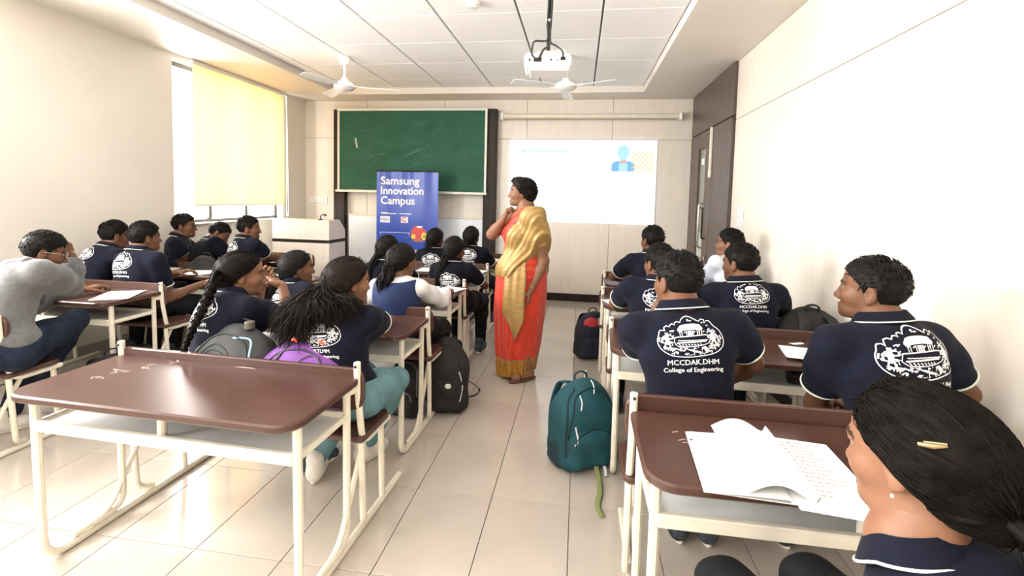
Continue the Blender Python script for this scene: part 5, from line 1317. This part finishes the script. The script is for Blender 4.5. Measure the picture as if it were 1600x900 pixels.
    n2 = nrm(r_*.85+t*.45+f_*.28); top = N-t*.055-r_*.085-n2*.042
    f.plane(top, n2); low = top-n2*.20; f.plane(low, -n2); f.plane(N+t*.01, t)
    f.plane(P-t*.02, -t); v, q = f.mesh(); mesh_obj('pallu', v-base, q, M_GOLD, root, 180)
    # skirt with pleats, gold hem
    zs = np.linspace(.018, 1.0, 60); ths = np.linspace(0, 2*PI, 181)[:-1]
    cx = np.interp(zs, [0, .2, .45, .75, 1.0], [-.022, -.018, -.012, 0.0, .0]); rx = np.interp(zs, [0, .1, .3, .55, .78, .88, 1.0], [.150, .158, .185, .208, .212, .208, .178])
    ry = np.interp(zs, [0, .1, .3, .55, .78, .88, 1.0], [.17, .17, .178, .190, .195, .190, .160])
    def skirt(z, th, o=0.0):
        i = np.interp(z, zs, np.arange(len(zs))); a = np.interp(z, zs, rx)+o; b_ = np.interp(z, zs, ry)+o; dn = np.clip((.98-z)/.9, 0, 1)
        fr = math.exp(-((math.atan2(math.sin(th-PI), math.cos(th-PI)))/1.2)**2)
        w = dn*(.020*fr*math.sin(13*th+3.0*z)+.008*math.sin(9*th+3*z)+.004*math.sin(31*th-4*z))
        hem = .026*math.cos(th+.35) if z < .3 else 0
        return np.array([P[0]+np.interp(z, zs, cx)+(a+w)*math.cos(th), P[1]+(b_+w)*math.sin(th), z+hem*np.clip((.3-z)/.28, 0, 1)+np.clip((.3-z)/.28, 0, 1)*.016])
    G = np.array([[skirt(z, th) for th in ths] for z in zs]); n = len(ths); V = G.reshape(-1, 3)-base; F = []; mi = []
    for i in range(len(zs)-1):
        for j in range(n): F.append((i*n+j, i*n+(j+1) % n, (i+1)*n+(j+1) % n, (i+1)*n+j)); mi.append(1 if zs[i] < .150 else (2 if .150 <= zs[i] < .166 else 0))
    mesh_obj('sari_skirt', V, F, [M_SARI, M_GOLDB, M_GOLD], root, 180, idx=mi)
    # hanging gold end on the near side, tapering to a point
    rows = []
    for u in np.linspace(0, 1, 26):
        z = .99-.60*u; c = np.interp(u, [0, .5, 1], [4.62, 4.56, 4.60]); hw_ = np.interp(u, [0, .2, .75, 1], [.34, .38, .40, .05])
        rows.append([skirt(z-.05*q*np.clip((u-.55)/.4, 0, 1), c+q*hw_, .024+.004*math.sin(q*9)) for q in np.linspace(-1, 1, 15)])
    MB().sheet(np.array(rows)-base, .004).build('sari_end', M_GOLD, root, 180)
    th = np.linspace(0, 2*PI, 25); fo = nrm(WL-EL); a1 = nrm(np.cross(fo, [.3, .2, .9])); a2 = np.cross(fo, a1); c = WL-fo*.015-base
    MB().tube([c+(a1*math.cos(a)+a2*math.sin(a))*.034 for a in th], .0035, 6, cap=False).build('bangle', M_CLIP, root, 180)
    up = nrm(O-N); c = N-base+up*.0
    MB().tube([c+R[:, 0]*.070*math.cos(a)+np.cross(up, R[:, 0])*.068*math.sin(a)-t*(.050*max(0, math.sin(a))) for a in th], .0022, 5, cap=False).build('necklace', M_CLIP, root, 180)
    PEOPLE['teacher'] = dict(root=root)
    print('TEACHER torso %.2f O %s N %s P %s' % (tl, np.round(O, 2), np.round(N, 2), np.round(P, 2)))
teacher()
# ------------------------------------------------------------------ bags
def bag_mats(nm, c, c2=None): return mat(nm, c, .75, var=.18, scale=9, bump=.3, bscale=340), mat(nm+'_trim', c2 or tuple(x*.35 for x in c), .7)
def backpack(label, loc, rz, w, d, hgt, col, trim=None, lean=(0, 0), res=.008, straps=True, tails=(), extra=None, seed=0, pocket=None, group=None):
    """upright rucksack: main body, front pocket, side pocket, zips, shoulder straps, grab loop. local +y is the strap side"""
    root = empty('backpack', loc, rz, label, 'backpack', group); M, MT = bag_mats('bag_%d' % len(MATS), col, trim)
    SH_ = np.array([[1, 0, math.tan(lean[0])], [0, 1, math.tan(lean[1])], [0, 0, 1.]])
    def emit(f, name, m, par=root):
        v, q = f.mesh(); v = v@SH_.T; return mesh_obj(name, v, q, m, par, 180)
    f = Field((-w, -d, -.02), (w, d, hgt+.05), res)
    f.box((0, 0, hgt*.36), (w/2, d/2, hgt*.36), .06, None, 0); f.ell((0, .01, hgt*.58), (w*.53, d*.50, hgt*.42), None, .08)
    f.wrinkle(.004, 24, seed); body = emit(f, 'body', M)
    pm = pocket or M
    f = Field((-w, -d*1.2, -.02), (w, 0, hgt*.7), res); f.box((0, -d*.40, hgt*.27), (w*.40, d*.22, hgt*.22), .05, None, 0); f.ell((0, -d*.42, hgt*.40), (w*.37, d*.19, hgt*.14), None, .05); f.wrinkle(.005, 30, seed+1); emit(f, 'front_pocket', pm)
    for s in (-1, 1):
        f = Field((-w, -d, -.02), (w, d, hgt*.5), res); f.box((s*w*.47, .01, hgt*.20), (w*.07, d*.30, hgt*.17), .03, None, 0); f.wrinkle(.004, 34, seed+s); emit(f, 'side_pocket', MT)
    def T(P): return np.asarray(P, float)@SH_.T
    ALLV = []; ALLF = []
    for o_ in root.children:
        n0 = len(ALLV); ALLV += [tuple(v_.co) for v_ in o_.data.vertices]; ALLF += [tuple(i_+n0 for i_ in p_.vertices) for p_ in o_.data.polygons]
    bv = BVHTree.FromPolygons(ALLV, ALLF)
    def PR(P):
        o_ = []
        for p_ in np.asarray(P, float)@SH_.T:
            hit = bv.ray_cast(Vector((p_[0], -1.0, p_[2])), Vector((0, 1, 0)))
            if hit[0] is not None: o_.append((hit[0][0], hit[0][1]-.001, hit[0][2]))
        return np.array(o_)
    zp = [(-w*.44, -d*.30, hgt*.42), (-w*.40, -d*.30, hgt*.66), (-w*.25, -d*.26, hgt*.86), (0, -d*.24, hgt*.93), (w*.25, -d*.26, hgt*.86), (w*.40, -d*.30, hgt*.66), (w*.44, -d*.30, hgt*.42)]
    MB().tube(PR(catmull(zp, 9)), .005, 6).build('zip', MT, root, 180)
    zp = [(-w*.36, -d*.55, hgt*.36), (-w*.28, -d*.56, hgt*.47), (0, -d*.56, hgt*.52), (w*.28, -d*.56, hgt*.47), (w*.36, -d*.55, hgt*.36)]
    MB().tube(PR(catmull(zp, 9)), .005, 6).build('zip', MT, root, 180)
    MB().tube(T(catmull([(-.04, d*.18, hgt*.94), (-.035, d*.22, hgt*1.02), (0, d*.23, hgt*1.05), (.035, d*.22, hgt*1.02), (.04, d*.18, hgt*.94)], 6)), .010, 6, flat=(1.3, .5)).build('grab_loop', MT, root, 180)
    if straps:
        for s in (-1, 1):
            P = [(s*w*.20, d*.28, hgt*.92), (s*w*.24, d*.62, hgt*.84), (s*w*.30, d*.74, hgt*.58), (s*w*.36, d*.66, hgt*.30), (s*w*.42, d*.42, hgt*.10)]
            MB().tube(T(catmull(P, 7)), .024, 8, flat=(1.2, .34), up=(0, .6, .8)).build('shoulder_strap', M, root, 180)
    for P, m, ww in tails: MB().tube(T(catmull(P, 7)), ww, 6, flat=(1, .18), up=(0, 0, 1)).build('loose_strap', m, root, 180)
    if extra: extra(root, T, M, MT, PR)
    return root
M_OLIVE = mat('strap_olive', (.25, .28, .10), .8); M_SILV = mat('reflective_trim', (.70, .74, .72), .4); M_RED = mat('bag_red', (.42, .03, .035), .8, var=.1, scale=10)
def teal_x(root, T, M, MT, PR):
    for (x, y0, y1, z0, z1) in ((-.075, -.155, -.150, .335, .35), (.02, -.150, -.145, .40, .41)):
        MB().tube(PR(catmull([(x, y0, z0), (x+.015, y1, z0+.03), (x+.012, y1, z0+.06)], 4)), .004, 5).build('zip_pull', M_SILV, root, 180)
    MB().tube(T(catmull([(.12, .20, .42), (.135, .235, .33), (.14, .23, .24)], 6)), .006, 6).build('reflective_piping', M_SILV, root, 180)
    MB().tube(PR(catmull([(-.11, -.205, .26), (-.10, -.21, .21), (-.115, -.205, .17)], 6)), .005, 5).build('reflective_piping', M_SILV, root, 180)
    MB().tube(PR(catmull([(-.145, -.03, .10), (-.15, -.05, .22), (-.14, -.06, .34), (-.08, -.07, .42)], 6)), .006, 6).build('zip', MT, root, 180)
backpack('teal backpack standing on the floor tiles at the aisle edge', (.045, 2.60, 0), math.radians(28), .32, .25, .455, (.0025, .060, .078), (.0015, .024, .030), lean=(.10, .10), res=.006, seed=1,
         tails=[([(.04, -.10, .05), (.01, -.20, .02), (-.04, -.30, .012), (-.10, -.38, .006), (-.12, -.46, .005)], M_OLIVE, .014), ([(.10, -.06, .06), (.08, -.14, .03), (.06, -.19, .012)], M_SILV, .009)], extra=teal_x)
backpack('dark backpack with red panel on the floor beside the right-hand desks', (.135, 4.42, 0), math.radians(20), .27, .22, .43, (.010, .012, .026), (.008, .006, .008), lean=(.12, .05), seed=2, res=.009,
         extra=lambda r, T, M, MT, PR: MB().ell(T([(-.03, -.045, .29)])[0], (.095, .065, .095), 16, 10).build('red_panel', M_RED, r, 180))
def black_x(root, T, M, MT, PR):
    MB().ell(T([(.03, -.160, .22)])[0], (.022, .006, .018), 12, 8).build('round_badge', M_SILV, root, 180)
    MB().tube(PR(catmull([(.10, -.12, .10), (.12, -.13, .2), (.10, -.12, .30)], 6)), .004, 5).build('reflective_piping', M_SILV, root, 180)
backpack('black backpack on the floor against the desk legs, loose strap towards aisle', (-.865, 3.10, 0), math.radians(8), .27, .22, .50, (.010, .008, .0085), (.006, .005, .005), lean=(-.04, .06), seed=3, extra=black_x,
         tails=[([(.11, .05, .20), (.17, .08, .15), (.22, .10, .10), (.19, .10, .06), (.12, .08, .05)], M_BLACK, .016)])
backpack('black and grey backpack tucked under the desk of the wavy-haired girl', (-1.12, 2.98, 0), math.radians(-10), .26, .20, .40, (.011, .011, .012), (.14, .14, .14), lean=(.1, 0), seed=8, res=.010)
backpack('black backpack standing on the bench seat against the right wall', (1.345, 2.95, .462), math.radians(186), .34, .20, .42, (.0075, .0075, .008), (.005, .005, .005), lean=(.0, .02), seed=4,
         extra=lambda r, T, M, MT, PR: MB().tube(T(catmull([(-.16, .05, .30), (-.185, .03, .22), (-.185, .02, .10)], 6)), .004, 5).build('reflective_piping', M_SILV, r, 180))
def grey_x(root, T, M, MT, PR):
    for k in range(6): MB().tube(PR(catmull([(-.13+.012*k, -.135-.004*k, .25-.02*k), (-.06, -.15-.004*k, .325-.022*k), (.03, -.15-.003*k, .31-.02*k), (.08, -.14, .25-.015*k)], 6)), .0028, 5).build('embossed_line', MT, root, 180)
    MB().tube(PR(catmull([(.04, -.06, .36), (.11, -.06, .35), (.145, -.05, .28)], 6)), .005, 5).build('pale_blue_piping', mat('pale_blue', (.35, .62, .70), .4), root, 180)
    MB().lathe([(.022, 0), (.022, .028), (.019, .032)], T([(.075, .0, .392)])[0], 14).build('bottle_cap', mat('olive_cap', (.11, .10, .075), .5), root)
backpack('grey backpack with curved embossed lines on bench seat, left of purple one', (-1.545, 1.93, .462), math.radians(-6), .36, .20, .40, (.036, .037, .038), (.014, .018, .02), res=.0065, seed=5, straps=False, extra=grey_x)
def purple_x(root, T, M, MT, PR):
    for x in (-.02, .11): MB().tube(T(catmull([(x, -.055, .375), (x+.012, -.065, .385), (x+.022, -.055, .37)], 5)), .006, 6).build('orange_tab', mat('orange_tab', (.75, .12, .05), .6), root, 180)
    MB().tube(PR(catmull([(-.10, -.105, .28), (-.06, -.11, .345), (-.01, -.10, .37)], 6)), .012, 6, flat=(1, .4)).build('handle', MT, root, 180)
    MB().tube(PR(catmull([(.0, -.14, .22), (.03, -.15, .30), (.10, -.14, .31), (.14, -.12, .22)], 6)), .005, 6).build('piping', mat('bag_violet_dark', (.10, .045, .13), .7), root, 180)
backpack('purple backpack on the bench seat behind the wavy-haired girl', (-1.185, 1.90, .462), math.radians(-4), .39, .20, .36, (.17, .050, .26), (.045, .028, .06), res=.0065, seed=6, straps=False, extra=purple_x)
backpack('black backpack on the bench between boys near the window', (-3.545, 4.02, .462), math.radians(15), .27, .16, .40, (.009, .009, .010), seed=7, res=.011, straps=False)
backpack('dark bag lying low on the floor behind the empty front desk', (-2.98, 2.62, 0), math.radians(60), .34, .24, .40, (.008, .008, .009), seed=9, res=.010)
# strap ends of the purple bag lying on the bench seat
b = MB(); b.tube(catmull([(-.98, 1.92, .468), (-.93, 2.02, .468), (-.90, 2.08, .468), (-.915, 2.05, .468), (-.97, 1.96, .467)], 6), .004, 5, flat=(1, .5), up=(0, 0, 1))
props(b.build('cord', M_SILV), 'thin pale cord looped on the bench seat end by the aisle', 'cord')
b = MB(); b.tube(catmull([(-.99, 1.88, .469), (-.95, 1.96, .468), (-.91, 2.02, .467)], 6), .010, 5, flat=(1, .3), up=(0, 0, 1))
props(b.build('strap', mat('orange_strap', (.55, .10, .05), .7)), 'orange-red strap end lying on bench seat below the teal jeans', 'strap')

# ------------------------------------------------------------------ paper on the desks
ZD = .7235
def sheet_stack(name, label, cat, loc, rz, w, d, n=3, m=None, curl=.0, group=None, lines=0, spread=.012, seed=0):
    root = empty(name, loc, rz, label, cat, group); rnd = random.Random(seed)
    for k in range(n):
        a = rnd.uniform(-spread, spread)*6; ca, sa = math.cos(a), math.sin(a); ox, oy = rnd.uniform(-spread, spread), rnd.uniform(-spread, spread)
        G = np.array([[(ca*x-sa*y+ox, sa*x+ca*y+oy, .0016*k+.001+curl*max(0, abs(x)/w*2-.55)**2*(1 if k == n-1 else .4)) for y in np.linspace(-d/2, d/2, 7)] for x in np.linspace(-w/2, w/2, 9)])
        MB().sheet(G, .0012).build('page', m or M_PAPER, root, 60)
    if lines:
        b = MB(); z = .0016*n+.0022
        for k in range(lines):
            y = d*.36-d*.72*k/max(1, lines-1); x = -w*.36
            while x < w*.34:
                l = rnd.uniform(.006, .022); b.box((x+l/2, y, z), (l, .0022, .0003)); x += l+.006
        b.build('handwriting', M_INK, root, None)
    return root
# open notebook on the near right desk
nb = empty('notebook', (.560, 1.405, ZD), math.radians(-4), 'large open notebook with a curled page on the near right desk', 'notebook')
def page(name, X, prof, y0, y1, par, skew=0.0, m=None):
    G = np.array([[(x+skew*(y-y0), y, z) for y in np.linspace(y0, y1, 8)] for x, z in prof]); return MB().sheet(G, .0018).build(name, m or M_PAPER, par, 60)
page('left_page', 0, [(x, .006+.010*math.sin(max(0, (x+.20)/.20)*PI*.5)) for x in np.linspace(-.205, 0, 10)], -.195, .13, nb)
page('right_page', 0, [(x, .012-.006*x/.21) for x in np.linspace(0.0, .225, 8)], -.20, .155, nb, -.03)
page('page_block', 0, [(x, .004) for x in np.linspace(-.19, .21, 6)], -.19, .14, nb)
prof = [(-.10+.155*u, .016+.032*math.sin(PI*min(1, u*1.05))**1.0) for u in np.linspace(0, 1, 12)]+[(.058+.010*math.cos(a), .026+.012*math.sin(a)) for a in np.linspace(.9, -2.4, 9)]
page('curled_page', 0, prof, -.19, .175, nb, -.05)
page('lower_page', 0, [(x, .0145-.007*x/.21) for x in np.linspace(.01, .20, 6)], -.225, -.15, nb, -.04)
b = MB(); rnd = random.Random(2)
for k in range(15):
    y = .13-.021*k; x = .075+rnd.uniform(0, .01)-.03*(y+.2)
    xe = x+rnd.uniform(.04, .10) if k < 11 else x+.03
    while x < xe: l = rnd.uniform(.004, .014); b.box((x+l/2, y, .0118-.0058*x/.21+.0022), (l, .0030, .0003)); x += l+.005
b.build('handwriting', M_INKR, nb, None)
b = MB(); b.box((-.195, .075, .0093), (.006, .010, .0005)); b.box((-.13, -.17, .0125), (.003, .003, .0005)); b.build('ink_mark', M_BLACK, nb, None)
# leaflet on the second desk of the right block
lf = empty('leaflet', (1.135, 2.51, ZD), math.radians(-12), 'white leaflet with small grey drawing on desk beside the profile boy', 'leaflet')
MB().sheet(np.array([[(x, y, .002+.012*max(0, (-y-.04)/.09)**2) for y in np.linspace(-.125, .125, 8)] for x in np.linspace(-.085, .085, 6)]), .0012).build('page', M_PAPER, lf, 60)
b = MB()
for k in range(7): b.tube(catmull([(-.02+.012*k, -.05+.004*k, .0035), (.0+.010*k, -.035, .0035), (.02+.008*k, -.045, .0035)], 4), .002, 4, flat=(1, .1), up=(0, 0, 1))
b.build('drawing', M_INK, lf, None)
sheet_stack('eraser_sleeve', 'small crumpled white slip near the backrest beyond the leaflet', 'slip', (1.185, 2.70, ZD), .3, .075, .028, 1, curl=.01)
sheet_stack('paper', 'single white sheet on desk beside left hand of the hidden boy', 'paper', (.30, 3.50, ZD), .3, .17, .25, 1, curl=.01, group='sheets on the desks')
hb = empty('bottle', (1.15, 2.50, .574), 0, 'small black bottle lying on shelf below the leaflet', 'bottle')
MB().lathe([(.001, 0), (.038, .004), (.040, .02), (.040, .15), (.024, .18), (.024, .205), (.001, .206)], (-.08, 0, .041), 16, [[0, 0, 1], [0, 1, 0], [-1, 0, 0]]).build('flask', M_BLACK, hb)
MB().lathe([(.026, .0), (.026, .03), (.001, .031)], (.112, 0, .041), 14, [[0, 0, 1], [0, 1, 0], [-1, 0, 0]]).build('cap', M_DARK, hb)
# aisle block and left block
sheet_stack('notebook', 'white notebook on the desk between the braided and wavy-haired girls', 'notebook', (-1.56, 2.58, ZD), -.15, .24, .30, 5, lines=9, seed=4)
sheet_stack('paper', 'white sheets under the chin of the wavy-haired girl near the vest', 'paper', (-1.22, 3.60, ZD), .1, .21, .29, 3, seed=5)
sheet_stack('paper', 'white sheet near the elbow of the girl with white sleeves', 'paper', (-1.03, 3.66, ZD), -.4, .19, .26, 1, curl=.012, seed=6)
sheet_stack('notebook', 'open white notebook on desk right before banner girl and her neighbour', 'notebook', (-1.42, 4.62, ZD), .05, .36, .25, 4, seed=7)
sheet_stack('paper', 'white sheet at the aisle end of desk close to the sari', 'paper', (-1.02, 4.66, ZD), -.2, .16, .24, 1, seed=8)
sheet_stack('notebook', 'white notebook at aisle end of foremost desk before dark upright', 'notebook', (-1.02, 5.58, ZD), .1, .20, .26, 4, seed=9)
sheet_stack('paper', 'printed white sheet on the desk under the hoodie elbow', 'paper', (-3.21, 2.86, ZD), .5, .22, .30, 2, curl=.012, lines=8, seed=10)
sheet_stack('folder', 'tan folder on desk right in front of curly-haired boy', 'folder', (-3.90, 3.86, ZD), .1, .24, .30, 3, M_PAPER2, seed=11)
sheet_stack('paper', 'loose white sheets spread out on desk beside the tan folder', 'paper', (-3.48, 3.88, ZD), -.2, .36, .28, 5, spread=.03, seed=12, curl=.008)
sheet_stack('notebook', 'thick white notebook on desk before the boy next to lectern', 'notebook', (-3.17, 4.84, ZD), -.2, .24, .30, 12, spread=.006, seed=13, curl=.015)
sheet_stack('cup_lid_box', 'small white box near lectern on the foremost left desk', 'box', (-3.16, 5.02, ZD), .1, .11, .07, 16, spread=.002, seed=14)
